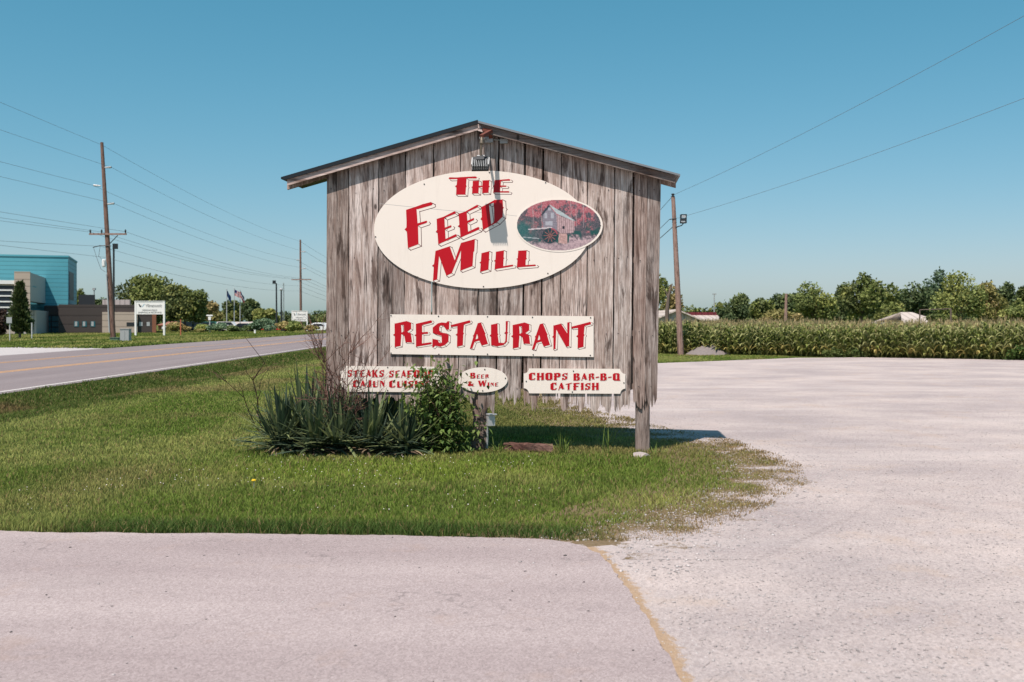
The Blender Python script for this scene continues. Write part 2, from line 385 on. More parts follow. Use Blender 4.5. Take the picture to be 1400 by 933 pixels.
M['maroon_roof'] = siding_mat('maroon_metal_roof', (0.13, 0.022, 0.03), 1.2, 0)

# ------------------------------------------------------------------ setting: ground, road, driveway, gravel
def zg(x, y):
    x = np.asarray(x, float); y = np.asarray(y, float)
    return -0.2 * np.exp(-((x + 10.5) / 1.0) ** 2) + 0.012 * (vn(x, y, 0.9, 3) - 0.5) * (np.abs(x + 8) < 14)
def axis(lo, a, b, hi, st):
    m = list(np.arange(a, b + 1e-6, st)); s = st; x = a; l = []
    while x > lo: s *= 1.3; x -= s; l.append(max(x, lo))
    s = st; x = m[-1]; h = []
    while x < hi: s *= 1.3; x += s; h.append(min(x, hi))
    return np.array(l[::-1] + m + h)
gx = axis(-2200, -14, 6, 2200, 0.3); gy = axis(-60, 7, 34, 4000, 0.4)
XX, YY = np.meshgrid(gx, gy); nx, ny = len(gx), len(gy)
vv = np.stack([XX.ravel(), YY.ravel(), zg(XX.ravel(), YY.ravel()) - 0.004], 1)
ii = np.arange(nx * ny).reshape(ny, nx)
q = np.stack([ii[:-1, :-1].ravel(), ii[:-1, 1:].ravel(), ii[1:, 1:].ravel(), ii[1:, :-1].ravel()], 1)
tag(bulk('ground', vv, [q], None, M['ground']), kind='structure')

def sheet(name, pts, z, mat, thick=0.03):
    mb = MB(); loop = [(p[0], p[1]) for p in pts]
    tr = tessellate_polygon([[Vector((a, b, 0)) for a, b in loop]]); n = len(loop)
    v = [(a, b, z) for a, b in loop] + [(a, b, z - thick) for a, b in loop]
    f = [tuple(t) for t in tr] + [(i, (i + 1) % n, n + (i + 1) % n, n + i) for i in range(n)]
    mb.add(v, f); return tag(mb.build(name, mat), kind='structure')
def rx(x0, Y): return x0 - 0.0185 * (Y - 23.8)
ys = [-30, 24, 60, 120, 300, 900]
sheet('road', [(rx(-12.25, y), y) for y in ys] + [(rx(-25.6, y), y) for y in ys[::-1]], 0.012, M['road'], 0.05)
def line(x0, w, mat, a=-20, b=500):
    yy = np.linspace(a, b, 30); sheet('road_marking', [(rx(x0, y), y) for y in yy] + [(rx(x0 + w, y), y) for y in yy[::-1]], 0.016, mat, 0.003)
line(-12.72, 0.16, M['white_line']); line(-17.30, 0.17, M['yellow_line']); line(-17.62, 0.17, M['yellow_line'])
line(-21.2, 0.13, M['yellow_line']); line(-21.5, 0.13, M['yellow_line'], -20, 70)
g2 = lambda l: [G(a, b)[:2] for a, b in l]
apron = g2([(165, 477.6), (90, 475.2), (0, 473.6), (-250, 470)])
sheet('concrete_apron', apron + [(-60, 40), (rx(-25.7, 40), 40), (rx(-25.7, 52), 52), (rx(-25.7, 64), 64)], 0.009, M['concrete'], 0.04)

drive_edge = g2([(-200, 727), (-60, 728), (0, 728), (60, 730), (100, 731), (150, 730), (200, 732), (280, 731), (400, 733), (520, 734), (600, 736), (700, 738), (750, 740),
                 (780, 744), (800, 750), (818, 759), (832, 772), (848, 795), (866, 820), (886, 852), (905, 886), (922, 916), (934, 940), (960, 1000)])
de = resample(drive_edge, 0.06, 0.012, 5)
sheet('driveway', list(de) + [(1.6, 1.0), (1.8, -25), (-30, -25), (-30, 8.2)], 0.014, M['drive'], 0.05)
soft_edge = g2([(818, 759), (850, 744), (900, 729), (960, 709), (1010, 691), (1050, 673), (1070, 657), (1058, 638), (1030, 623), (992, 609),
                (960, 602), (920, 597), (880, 588), (840, 577), (800, 566), (765, 554), (735, 543), (714, 528), (703, 512), (698, 500)])
se = resample(soft_edge, 0.12, 0.03, 3)
lot = [Vector(p) for p in g2([(818, 759), (848, 795), (886, 852), (922, 916), (960, 1000)])]
far = g2([(800, 499), (897, 497), (990, 493.6), (1090, 489.6), (1180, 489), (1290, 490.5), (1420, 493.5)])
sheet('gravel_lot', list(se) + list(resample(far, 0.5, 0.08, 2)) + [(48, 34), (48, -25), (1.5, -25), (1.4, 1.5)] + lot[::-1][:-1], 0.005, M['gravel'], 0.03)
# soft margin between lawn and gravel: same stone, thatch worked into it
mx0, my0 = np.meshgrid(np.arange(-0.9, 4.2, 0.07), np.arange(7.3, 30, 0.09)); sh = mx0.shape
x, y = mx0.ravel(), my0.ravel()
lawn_poly = list(drive_edge[:16]) + list(soft_edge) + [(6.0, 41.8), (14, 48.5), (13.5, 50.5), (8, 55), (2, 80), (-13.3, 80), (-12.15, 20), (-12.0, 8.2)]
ins = inside(lawn_poly, x, y); dd = dist(soft_edge, x, y) * np.where(ins, 1, -1)
keep_v = (dd > -1.1) & (dd < 1.3)
mixv = smooth_step(-0.7, 0.75, dd + 0.9 * (vn(x, y, 0.35, 1) - 0.5) + 0.5 * (vn(x, y, 0.12, 4) - .5))
idx = np.arange(len(x)).reshape(sh); q = np.stack([idx[:-1, :-1].ravel(), idx[:-1, 1:].ravel(), idx[1:, 1:].ravel(), idx[1:, :-1].ravel()], 1)
q = q[keep_v[q].all(1)]
tag(bulk('gravel_margin', np.stack([x, y, np.full(len(x), 0.0066)], 1), [q], None, M['gravel'], attr=mixv), kind='structure')
# tan dust along the driveway edge
def ragged(pts, step, amp, seed):
    base = resample(pts, step); k = np.arange(len(base)) * step
    w_ = amp * ((vn(k, k * 0, .35, seed) - .5) * 1.2 + (vn(k, k * 0, .09, seed + 1) - .5) * .9 + (vn(k, k * 0, .03, seed + 2) - .5) * .5); out = []
    for i_, p in enumerate(base):
        t_ = (base[min(i_ + 1, len(base) - 1)] - base[max(i_ - 1, 0)]).normalized(); out.append(p + Vector((-t_.y, t_.x)) * float(w_[i_]))
    return out
cl = resample(g2([(798, 750), (808, 755), (820, 762), (833, 774), (849, 797), (867, 822), (887, 854), (906, 888), (923, 918), (936, 943), (962, 1000)]), .03)
V_, A_ = [], []; prof = [(0.0, .75), (.03, .82), (.06, .8), (.09, .72), (.12, .6), (.16, .45), (.2, .32), (.26, .18), (.34, .06), (.42, 0.0)]
for i_, p in enumerate(cl):
    t_ = (cl[min(i_ + 1, len(cl) - 1)] - cl[max(i_ - 1, 0)]).normalized(); n_ = Vector((-t_.y, t_.x)); k_ = i_ * .03; wq = 0.16 + 0.5 * float(vn(k_, 0., .45, 61)) + .2 * float(vn(k_, 0., .1, 62))
    for o_, a_ in prof: V_.append((p.x + n_.x * o_ * wq, p.y + n_.y * o_ * wq, 0.0078)); A_.append(a_)
m_ = len(prof); ix = np.arange(len(V_)).reshape(len(cl), m_)
tag(bulk('dirt_strip', V_, [np.stack([ix[:-1, :-1].ravel(), ix[1:, :-1].ravel(), ix[1:, 1:].ravel(), ix[:-1, 1:].ravel()], 1)], None, M['gravel_dust'], attr=np.array(A_)), kind='structure')

# ------------------------------------------------------------------ grass
def blades(x, y, z, h, w, col, seed, tipc=(1.25, 1.2, 1.05)):
    r = np.random.RandomState(seed); n = len(x); ya = r.rand(n) * 6.283; la = r.rand(n) * 6.283; ln = (0.15 + 0.75 * r.rand(n)) * h
    bx, by = np.cos(ya) * w / 2, np.sin(ya) * w / 2; lx, ly = np.cos(la) * ln, np.sin(la) * ln
    v = np.empty((n, 5, 3)); hz = h * (1 - 0.25 * r.rand(n))
    v[:, 0] = np.stack([x - bx, y - by, z - 0.01], 1); v[:, 1] = np.stack([x + bx, y + by, z - 0.01], 1)
    v[:, 2] = np.stack([x + bx * .8 + lx * .35, y + by * .8 + ly * .35, z + hz * .6], 1); v[:, 3] = np.stack([x - bx * .8 + lx * .35, y - by * .8 + ly * .35, z + hz * .6], 1)
    v[:, 4] = np.stack([x + lx, y + ly, z + hz], 1)
    c = np.repeat(col[:, None, :], 5, 1); c[:, :2] *= 0.7; c[:, 4] *= np.array(tipc)
    i = np.arange(n)[:, None] * 5
    return v.reshape(-1, 3), i + np.array([[0, 1, 2, 3]]), i + np.array([[3, 2, 4]]), c.reshape(-1, 3)
def scatter(poly, dens, ymin, ymax, xl, xr, seed, step=1.0):
    r = np.random.RandomState(seed); xs, ys_ = [], []; Y = ymin
    while Y < ymax:
        st = step * max(1, Y / 20); n = int((xr(Y) - xl(Y)) * st * dens(Y))
        xs.append(xl(Y) + r.rand(n) * (xr(Y) - xl(Y))); ys_.append(Y + r.rand(n) * st); Y += st
    x = np.concatenate(xs); y = np.concatenate(ys_); k = inside(poly, x, y); return x[k], y[k]
ext_poly = [p + Vector((0, -0.012)) for p in resample(drive_edge[:16], .04, .03, 77)] + g2([(840, 775), (900, 752), (980, 722), (1050, 695), (1105, 662), (1095, 635), (1040, 614), (1000, 601), (930, 590), (800, 559), (740, 538), (720, 526), (706, 510), (700, 499)]) + lawn_poly[36:]
x, y = scatter(ext_poly, lambda Y: 3600 * (8.5 / Y) ** 1.55, 7.9, 80, lambda Y: max(-12.2, -0.60 * Y - 1.2), lambda Y: min(14.5, 0.15 + 0.3 * Y), 21)
ins = inside(lawn_poly, x, y); ds = dist(soft_edge, x, y) * np.where(ins, 1, -1); dd = dist(drive_edge[:16], x, y)
r = np.random.RandomState(5); n1 = vn(x, y, 0.35, 1); n2 = vn(x, y, 1.6, 2); n3 = vn(x, y, 0.11, 4)
pk = smooth_step(-0.95, 0.4, ds + 1.3 * (n1 - 0.5) + 1.0 * (n3 - 0.5)); back = y > 17.5
keep = r.rand(len(x)) < np.where(ds < 1.2, np.maximum(pk ** 1.05, 0.025), 1) * (0.72 + 0.28 * n1)
x, y, ds, dd, n1, n2, n3 = [q[keep] for q in (x, y, ds, dd, n1, n2, n3)]; n = len(x); r = np.random.RandomState(6)
green = np.array([0.168, 0.235, 0.04]); lush = np.array([0.075, 0.128, 0.025]); dry = np.array([0.31, 0.215, 0.105]); pale = np.array([0.315, 0.335, 0.095])
t = smooth_step(0.3, 0.75, n2 + 0.3 * (n1 - 0.5))[:, None]; col = green * (1 - t) + pale * t
edge = (1 - smooth_step(0.25, 0.75, dd + 0.25 * (n1 - 0.5)))[:, None]; col = col * (1 - edge) + lush * edge
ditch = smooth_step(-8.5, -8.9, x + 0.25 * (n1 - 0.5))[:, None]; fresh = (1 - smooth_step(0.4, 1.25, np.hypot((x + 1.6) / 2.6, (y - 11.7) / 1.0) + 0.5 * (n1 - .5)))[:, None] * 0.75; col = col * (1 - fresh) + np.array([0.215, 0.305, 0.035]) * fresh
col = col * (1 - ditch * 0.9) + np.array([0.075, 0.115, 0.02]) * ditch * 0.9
stripe = (smooth_step(0.36, 0.62, vn(x * 1.0 + 0.035 * y, y * 0.045, 0.8, 12)) * smooth_step(-1.5, -3.5, x) * (1 - ditch[:, 0]))[:, None]; col = col * 1.0 * (1 - 0.75 * stripe) + pale * 0.75 * stripe
dr = np.clip((1 - smooth_step(-0.15, 0.7, ds + 0.7 * (n1 - 0.5))) + 0.9 * (r.rand(n) < 0.10) + 0.55 * smooth_step(0.62, 0.85, vn(x, y, 2.3, 31)), 0, 1)[:, None]
col = col * (1 - dr) + dry * dr
backdry = (smooth_step(14.6, 15.6, y) * (x > -1.2) * (x < 3.5) * 0.55)[:, None]; col = col * (1 - backdry) + np.array([0.21, 0.18, 0.07]) * backdry
rd = ((1 - smooth_step(0.2, 0.9, np.hypot((x + 11.0) / 0.9, (y - 21.5) / 1.6))) * 0.7)[:, None]; col = col * (1 - rd) + np.array([0.24, 0.14, 0.075]) * rd
col = col * (0.72 + 0.56 * r.rand(n))[:, None]
h = (0.045 + 0.045 * r.rand(n)) * (0.7 + 0.6 * n1) * 0.68 * (1 + 0.7 * edge[:, 0] + 0.5 * ditch[:, 0]) * np.where((ds < 0.45) & (y < 17), 0.6, 1) * (y / 10) ** 0.15
w = (0.0048 + 0.003 * r.rand(n)) * np.maximum(1, y / 8.5) ** 0.95
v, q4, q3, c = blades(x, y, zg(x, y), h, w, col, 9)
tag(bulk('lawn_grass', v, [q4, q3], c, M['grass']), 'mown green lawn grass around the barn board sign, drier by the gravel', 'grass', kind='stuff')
# coarse grass on the far verge
poly = [(rx(-25.9, 55), 64.5), (rx(-26, 200), 200), (-110, 200), (-60, 80), (-36, 67)]
x, y = scatter(poly, lambda Y: 26 * (60 / Y), 62, 200, lambda Y: -0.58 * Y, lambda Y: -0.15 * Y, 3, 4)
n = len(x); t = smooth_step(0.35, 0.65, vn(x, y * 0.3, 3, 8))[:, None]
col = (np.array([0.14, 0.185, 0.036]) * (1 - t) + np.array([0.30, 0.29, 0.09]) * t) * (0.75 + 0.5 * NR.rand(n))[:, None]
v, q4, q3, c = blades(x, y, np.zeros(n), 0.12 + 0.1 * NR.rand(n), np.full(n, 0.12), col, 4)
tag(bulk('verge_grass', v, [q4, q3], c, M['grass']), 'mown grass verge across the road before the teal building', 'grass', kind='stuff')
# clover flowers
x = -0.42 * 11 + 5.2 * NR.rand(260) - 0.3; y = 8.9 + 3.6 * NR.rand(260) ** 0.9
k = (vn(x, y, 1.2, 14) > 0.4) & (x > -0.53 * y); x, y = x[k], y[k]; mb = MB()
for a, b in zip(x, y):
    s = rnd.uniform(0.003, 0.0065); mb.lathe((a, b, rnd.uniform(0.05, 0.09)), [(s * .3, -s * .8), (s, -s * .2), (s * .8, s * .5), (s * .2, s * .9)], 6)
tag(mb.build('clover_flowers', M['cream']), 'tiny white clover flowers dotted through the left lawn', 'flowers', kind='stuff')
# loose stones
oct_v = np.array([(1, 0, 0), (-1, 0, 0), (0, 1, 0), (0, -1, 0), (0, 0, .7), (0, 0, -.5)], float)
oct_f = np.array([(0, 2, 4), (2, 1, 4), (1, 3, 4), (3, 0, 4), (2, 0, 5), (1, 2, 5), (3, 1, 5), (0, 3, 5)])
lotp = list(soft_edge) + far + [(48, 34), (48, 3), (1.45, 3)] + lot[::-1][:-1]
x, y = scatter(lotp, lambda Y: 420 * (6 / Y) ** 1.3, 4.4, 24, lambda Y: 0.3, lambda Y: 0.54 * Y, 17, 0.5)
x2, y2 = scatter(ext_poly, lambda Y: 420 * (8 / Y), 7.9, 20, lambda Y: 0.2, lambda Y: 4.0, 18, 0.5)
k = dist(soft_edge, x2, y2) < 0.7; x = np.concatenate([x, x2[k]]); y = np.concatenate([y, y2[k]])
x3 = -5 + 7 * NR.rand(420); y3 = 4.6 + 3.6 * NR.rand(420); k = inside(list(drive_edge[:-1]) + [(1.3, 2), (-30, 2), (-30, 8)], x3, y3); nd = k.sum(); x = np.concatenate([x, x3[k]]); y = np.concatenate([y, y3[k]])
n = len(x); s = 0.004 + 0.007 * NR.rand(n) ** 2.5; near = dist(soft_edge, x, y) < 0.8; s = np.where(near, s * 1.7, s)
ang = NR.rand(n) * 6.28; j = 0.6 + 0.8 * NR.rand(n, 6, 3); v = oct_v[None] * j * s[:, None, None]
vx = v[..., 0] * np.cos(ang)[:, None] - v[..., 1] * np.sin(ang)[:, None]; vy = v[..., 0] * np.sin(ang)[:, None] + v[..., 1] * np.cos(ang)[:, None]
v = np.stack([vx + x[:, None], vy + y[:, None], v[..., 2] * 0.6 + np.where(np.arange(n) >= n - nd, 0.014, 0.006)[:, None] + s[:, None] * 0.12], 2)
g = ((0.24 + 0.30 * NR.rand(n)) * np.where((np.arange(n) >= n - nd) & (NR.rand(n) < .5), .25, 1))[:, None] * np.array([1, 0.91, 0.885]); c = np.repeat(g[:, None, :], 6, 1).reshape(-1, 3)
M['stone'] = vmat('limestone_chip_colours', 0.0, 0.1, 40, 0.95)
tag(bulk('loose_gravel', v.reshape(-1, 3), [(np.arange(n)[:, None, None] * 6 + oct_f[None]).reshape(-1, 3)], c, M['stone']), 'loose pale limestone chips lying over the gravel lot', 'gravel', kind='stuff')

# ------------------------------------------------------------------ the barn-board sign
TH = R(-5.0); P0 = Vector((0.0, 13.52, 0.0)); CT, ST = math.cos(TH), math.sin(TH)
def Wl(px, py, v=0.0):
    """photo pixel -> (u, z) on the plane y=v of the sign's own frame"""
    a = (px - 700) / F; b = -(py - HZ) / F
    # world point t*(a,1): local y = -ST*(X-P0x)+CT*(Y-P0y)
    t = (v + CT * P0.y - ST * P0.x) / (CT - ST * a)
    X, Y = t * a - P0.x, t - P0.y
    return (CT * X + ST * Y, CAM.z + b * t)
def wthing(name, label, cat, px, py, v=0.0, group=None):
    u, z = Wl(px, py, v)
    loc = P0 + Vector((CT * u - ST * v, ST * u + CT * v, z))
    o = thing(name, label, cat, loc, TH, group); OFF[o.name] = Vector((u, v, z)); return o
WP = lambda l, v=0.0: [Wl(a, b, v) for a, b in l]

barn = wthing('barn_board_sign', 'tall grey weathered plank sign with gabled roof standing on two wooden posts', 'signboard', 672, 614)
seams = [(447, 445.5, 0), (460.8, 459, 0.5), (477.3, 476, 1.3), (518, 515.5, 1.3), (554.5, 551, 1.3), (593, 588.3, 1.8), (630, 625.6, 1.4), (657, 651.5, 2.4),
         (682, 678, 2.3), (699.6, 697, 0.6), (718, 713.7, 2.8), (743, 738.5, 2.6), (767.7, 764.5, 1.3), (804, 801, 1.4), (841, 837.5, 1.7), (866.8, 863.2, 3.0), (886, 881, 0.5), (904.5, 898, 0)]
ends = [552, 550, 549, 552, 556, 548, 554, 566, 554, 553, 562, 552, 563, 565, 565, 560, 559]
def topy(px): return 246 - (px - 388) * 76 / 265 if px < 653 else 170 + (px - 653) * 75 / 276
tones = [0.74, 0.68, 1.22, 0.74, 1.24, 1.08, 1.0, 0.84, 1.1, 0.98, 0.84, 1.02, 1.24, 1.14, 1.1, 0.76, 0.7]
wm = MB()
for i in range(len(seams) - 1):
    (t0, b0, g0), (t1, b1, g1) = seams[i], seams[i + 1]; g0 *= 0.95; g1 *= 0.95
    rr = random.Random(100 + i)
    def ex(t, b, y, s, sd): return t + (b - t) * (y - 200) / 360 + s
    n = 16; L, Rr = [], []
    wob = [rr.uniform(-0.28, 0.28) for _ in range(n + 1)]; wob2 = [rr.uniform(-0.28, 0.28) for _ in range(n + 1)]
    y0l, y0r = topy(t0) + 4, topy(t1) + 4; ye = ends[i]
    left = [(ex(t0, b0, y0l + (ye - 14 - y0l) * k / n, g0 / 2 + (wob[k] if g0 else 0), 0), y0l + (ye - 14 - y0l) * k / n) for k in range(n + 1)]
    right = [(ex(t1, b1, y0r + (ye - 14 - y0r) * k / n, -g1 / 2 + (wob2[k] if g1 else 0), 0), y0r + (ye - 14 - y0r) * k / n) for k in range(n + 1)]
    if g0 > .9: left = [(a + 1.1 * max(0, (b - ye + 55) / 55) ** 1.5, b) for a, b in left]
    if g1 > .9: right = [(a - 1.1 * max(0, (b - ye + 55) / 55) ** 1.5, b) for a, b in right]
    xl, xr = left[-1][0], right[-1][0]; wdt = xr - xl
    bott = []; m = max(8, int(wdt / 1.0)); ph = rr.uniform(0, 6); fr_q = rr.uniform(5, 11)
    for k in range(1, m):
        f_ = k / m; base = ye - 5 + 5 * math.sin(ph + f_ * fr_q) + rr.uniform(-3, 2.5)
        base -= 5 * max(0, abs(f_ - 0.5) * 2 - 0.75)
        if rr.random() < 0.13: base -= rr.uniform(8, 20)
        bott.append((xl + wdt * f_, base))
    top = [(653, topy(653) + 4)] if t0 < 653 < t1 else []
    loop = left + bott + right[::-1] + top
    dv = rr.uniform(-0.004, 0.004)
    wm.prism([WP(loop)], dv, 0.024 + dv, (tones[i], rr.random(), rr.random()))
plank_wall = wm.build('plank_wall', M['wood'], barn, vcol=True)
nail = MB()
for yy in (262, 355, 455, 528):
    for (t0, b0, g0), (t1, b1, g1) in zip(seams[:-1], seams[1:]):
        for f_ in ((.22, .78) if t1 - t0 > 22 else (.5,)):
            u, z = Wl(t0 + (t1 - t0) * (f_ + rnd.uniform(-.06, .06)) + (b0 - t0) * (yy - 200) / 360, yy + rnd.uniform(-4, 4), 0); q_ = rnd.uniform(.006, .009)
            nail.add([(u + q_ * math.cos(6.283 * k / 6), -.006, z + q_ * math.sin(6.283 * k / 6)) for k in range(6)], [tuple(range(6))])
nl_ = nail.build('nail_heads', M['screw'], barn); nl_['kind'] = 'stuff'
rails = MB()
for yy in (262, 355, 455, 528):
    rails.prism([WP([(449, yy - 6), (896, yy - 3), (896, yy + 5), (449, yy + 2)], 0.03)], 0.03, 0.10, (0.6, .3, .7))
rails.build('wall_rail', M['wood'], barn, vcol=True)
bk = MB()
for i in range(19):
    x0 = 449 + i * 23.3 + (2 if i > 5 else 0); y0 = max(topy(x0 + 12) + 6, 180)
    loop = [(x0, y0 + 3), (x0 + 23.4, y0 + 3)] + [(x0 + 23.4 - k * 2.34, 531 + rnd.uniform(-4, 3)) for k in range(11)]
    loop = [(min(a, 587.4) if i == 5 else min(a, 897), b) for a, b in loop]
    bk.prism([WP(loop, 0.55)], 0.55 + .004 * (i % 2), 0.575 + .004 * (i % 2), (0.5, rnd.random(), rnd.random()))
bk.build('back_plank_wall', M['wood'], barn, vcol=True)
def post(px0, px1, pyb, seed, rough):
    mb = MB(); rr = random.Random(seed); rings = []; n = 12
    for k in range(15):
        yy = 330 + (pyb + 4 - 330) * k / 14; u0, z = Wl(px0 + rr.uniform(-rough, rough), yy, 0.1); u1, _ = Wl(px1 + rr.uniform(-rough, rough), yy, 0.1)
        rings.append(((u0 + u1) / 2, 0.115 + rr.uniform(-.006, .006), z, (u1 - u0) / 2))
    v = []; f = []
    for (u, w_, z, hw) in rings:
        for k in range(n):
            g = 2 * math.pi * (k + .5) / n; cx, cy = math.cos(g), math.sin(g); s_ = (abs(cx) ** 5 + abs(cy) ** 5) ** -0.2
            v.append((u + cx * s_ * hw, w_ + cy * s_ * 0.082, z))
    for i in range(14):
        for k in range(n): f.append((i * n + k, i * n + (k + 1) % n, (i + 1) * n + (k + 1) % n, (i + 1) * n + k))
    mb.add(v, f, (0.95, rr.random(), rr.random())); return mb
post(868.5, 888.5, 616, 3, 0.35).build('post', M['post_wood'], barn, vcol=True)
lp = post(646, 666, 618, 4, 0.9).build('post', M['post_wood'], barn, vcol=True)
bk = MB()
for k in range(34):                                         # loose bark and dead vine on the left post
    x0 = rnd.uniform(644, 662); y0 = rnd.uniform(556, 610); l = rnd.uniform(5, 14); w_ = rnd.uniform(1.5, 4)
    u0, z0 = Wl(x0, y0, 0); u1, z1 = Wl(x0 + rnd.uniform(-3, 4), y0 + l, 0); d = rnd.uniform(-0.03, 0.035); hw = w_ * .005
    bk.add([(u0 - hw, d, z0), (u0 + hw, d - .01, z0), (u1 + hw * .6, d + .015, z1), (u1 - hw * .6, d + .02, z1)], [(0, 1, 2, 3)], (rnd.uniform(.5, 1.2), rnd.random(), rnd.random()))
lb = bk.build('loose_bark', M['post_wood'], lp, vcol=True)

# roof
VF, VM = -0.115, -0.165
rf = MB(); rb = 0.85
def slope(mb, l, v0, v1):
    mb.prism([WP(l, v0)], v0, v1)
slope(rf, [(384, 242.3), (653, 164.0), (653, 166.6), (384, 245)], VF - 0.022, rb)
rl = rf.build('roof_panel', M['roof_black'], barn)
rf = MB(); slope(rf, [(653.6, 165.2), (930, 238.2), (930, 240.8), (653.6, 168.0)], VM - 0.03, rb)
rr_ = rf.build('roof_panel', M['roof_metal'], barn)
mb = MB(); slope(mb, [(385, 243), (653, 165), (653, 169.6), (388, 246.5)], VF - 0.026, VF - 0.004); mb.build('roof_trim', M['roof_black'], rl)
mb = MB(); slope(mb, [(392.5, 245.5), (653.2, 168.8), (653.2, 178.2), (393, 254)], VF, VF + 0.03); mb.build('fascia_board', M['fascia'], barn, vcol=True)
mb = MB(); slope(mb, [(654.4, 169.2), (923, 240.6), (923, 250.6), (654.4, 179.6)], VF - 0.032, VF - 0.004); mb.build('fascia_board', M['fascia_shaded'], barn, vcol=True)
for vv_, xl in ((0.18, 392.5), (0.48, 393)):
    mb = MB(); slope(mb, [(xl, 246.6), (653, 170), (653, 182), (xl, 259.5)], vv_, vv_ + 0.04); mb.build('rafter', M['wood'], barn, vcol=True)
    mb = MB(); slope(mb, [(654.5, 171.5), (924, 243.5), (924, 257), (654.5, 184)], vv_, vv_ + 0.04); mb.build('rafter', M['wood'], barn, vcol=True)
mb = MB(); slope(mb, [(653.4, 169.5), (657, 172), (660, 181), (653.4, 179)], VF - 0.04, VF - 0.033); mb.build('peak_block', M['fascia'], barn, vcol=True)

# ---- lettering: outlines drawn in photo pixels of the flat boards
def zz(x0, y0, s, l): return [(x0 + a / s, y0 + b / s) for a, b in l]
A1 = lambda l: zz(540, 235, 7.778, l)
A2 = lambda l: zz(545, 270, 9.032, l)
A3 = lambda l: zz(580, 315, 8.75, l)
A5 = lambda l: zz(530, 425, 9.333, l)
A6 = lambda l: zz(670, 425, 9.333, l)
THE = [[A1([(572, 68), (580, 60), (655, 62), (700, 58), (850, 50), (872, 58), (868, 72), (762, 71), (757, 145), (764, 155), (756, 166), (750, 245), (650, 245), (654, 168), (640, 155), (656, 140), (663, 78), (585, 80), (572, 74)])],
       [A1([(828, 98), (895, 95), (892, 150), (929, 150), (932, 93), (1003, 90), (1000, 148), (1010, 158), (999, 168), (995, 225), (928, 228), (929, 163), (892, 163), (888, 232), (820, 232), (823, 175), (813, 165), (826, 155)])],
       [A1([(1062, 90), (1215, 78), (1228, 86), (1225, 96), (1128, 98), (1124, 147), (1180, 147), (1187, 154), (1180, 161), (1122, 161), (1117, 207), (1208, 207), (1220, 214), (1214, 223), (1045, 222), (1051, 165), (1040, 155), (1055, 143)])]]
FEED = [[A2([(92, 155), (225, 112), (300, 84), (395, 60), (416, 70), (418, 92), (405, 100), (238, 148), (222, 146), (235, 322), (345, 288), (355, 300), (345, 316), (240, 352), (246, 580), (115, 628), (102, 425), (75, 395), (97, 372), (98, 300)])],
        [A2([(470, 268), (555, 240), (690, 172), (707, 180), (700, 202), (566, 255), (572, 375), (645, 345), (655, 352), (648, 370), (574, 398), (580, 515), (705, 455), (722, 465), (712, 485), (490, 580), (480, 435), (460, 425), (475, 405)])],
        [A2([(742, 205), (830, 172), (970, 92), (985, 100), (978, 122), (842, 185), (850, 290), (925, 255), (935, 265), (928, 282), (852, 318), (858, 425), (985, 365), (1000, 378), (990, 400), (765, 498), (755, 365), (732, 355), (750, 340)])],
        [A2([(1022, 120), (1110, 75), (1185, 32), (1285, 28), (1290, 118), (1303, 128), (1290, 140), (1285, 240), (1215, 310), (1040, 405), (1030, 285), (1012, 268), (1028, 245)]), A2([(1115, 92), (1172, 66), (1180, 150), (1180, 300), (1143, 335)])]]
MILL = [[A3([(135, 248), (305, 192), (365, 360), (440, 152), (607, 105), (600, 250), (590, 260), (578, 430), (432, 485), (440, 240), (330, 515), (265, 545), (178, 310), (155, 590), (105, 605), (115, 435), (95, 424), (117, 405), (132, 280)])],
        [A3([(685, 275), (780, 250), (775, 345), (785, 352), (775, 362), (768, 472), (668, 500), (676, 395), (662, 387), (678, 375)])],
        [A3([(858, 258), (955, 240), (950, 325), (960, 335), (950, 345), (945, 430), (1055, 412), (1068, 418), (1060, 432), (842, 468), (850, 372), (836, 365), (852, 352)])],
        [A3([(1125, 245), (1225, 240), (1222, 330), (1230, 342), (1215, 352), (1212, 418), (1325, 410), (1338, 418), (1330, 428), (1108, 445), (1116, 352), (1102, 345), (1118, 335)])]]
gR = [[(88, 165), (240, 132), (300, 155), (300, 232), (250, 270), (298, 295), (312, 408), (228, 402), (212, 318), (176, 296), (165, 450), (90, 465), (92, 320), (70, 308), (90, 292)], [(172, 178), (205, 185), (208, 262), (178, 280)]]
gE = [[(360, 168), (555, 122), (568, 135), (560, 155), (440, 185), (440, 275), (510, 270), (520, 285), (510, 295), (440, 300), (438, 418), (555, 402), (565, 412), (555, 428), (362, 460), (362, 322), (345, 312), (362, 300)]]
gS = [[(575, 215), (640, 162), (690, 150), (745, 155), (770, 132), (788, 140), (784, 240), (750, 244), (715, 195), (682, 186), (660, 205), (660, 258), (680, 278), (750, 290), (780, 312), (776, 395), (730, 440), (670, 460), (610, 445), (580, 472), (570, 462), (572, 358), (640, 372), (655, 408), (680, 415), (692, 400), (688, 322), (610, 298), (576, 280)]]
gT = [[(803, 185), (1045, 122), (1058, 135), (1050, 155), (975, 175), (965, 275), (975, 290), (965, 305), (960, 442), (885, 460), (888, 315), (868, 305), (888, 290), (890, 200), (812, 208)]]
gA = [[(1150, 160), (1190, 150), (1240, 275), (1250, 290), (1243, 300), (1280, 425), (1200, 445), (1170, 382), (1110, 398), (1080, 485), (1050, 480), (1095, 330), (1085, 322), (1100, 305)], [(1140, 296), (1160, 354), (1122, 366)]]
gU = [[(12, 180), (95, 160), (98, 290), (108, 300), (98, 310), (112, 408), (180, 412), (195, 385), (200, 290), (182, 285), (200, 265), (200, 135), (228, 132), (222, 270), (232, 280), (220, 295), (215, 395), (170, 440), (85, 455), (15, 440), (12, 325), (-5, 318), (12, 300)]]
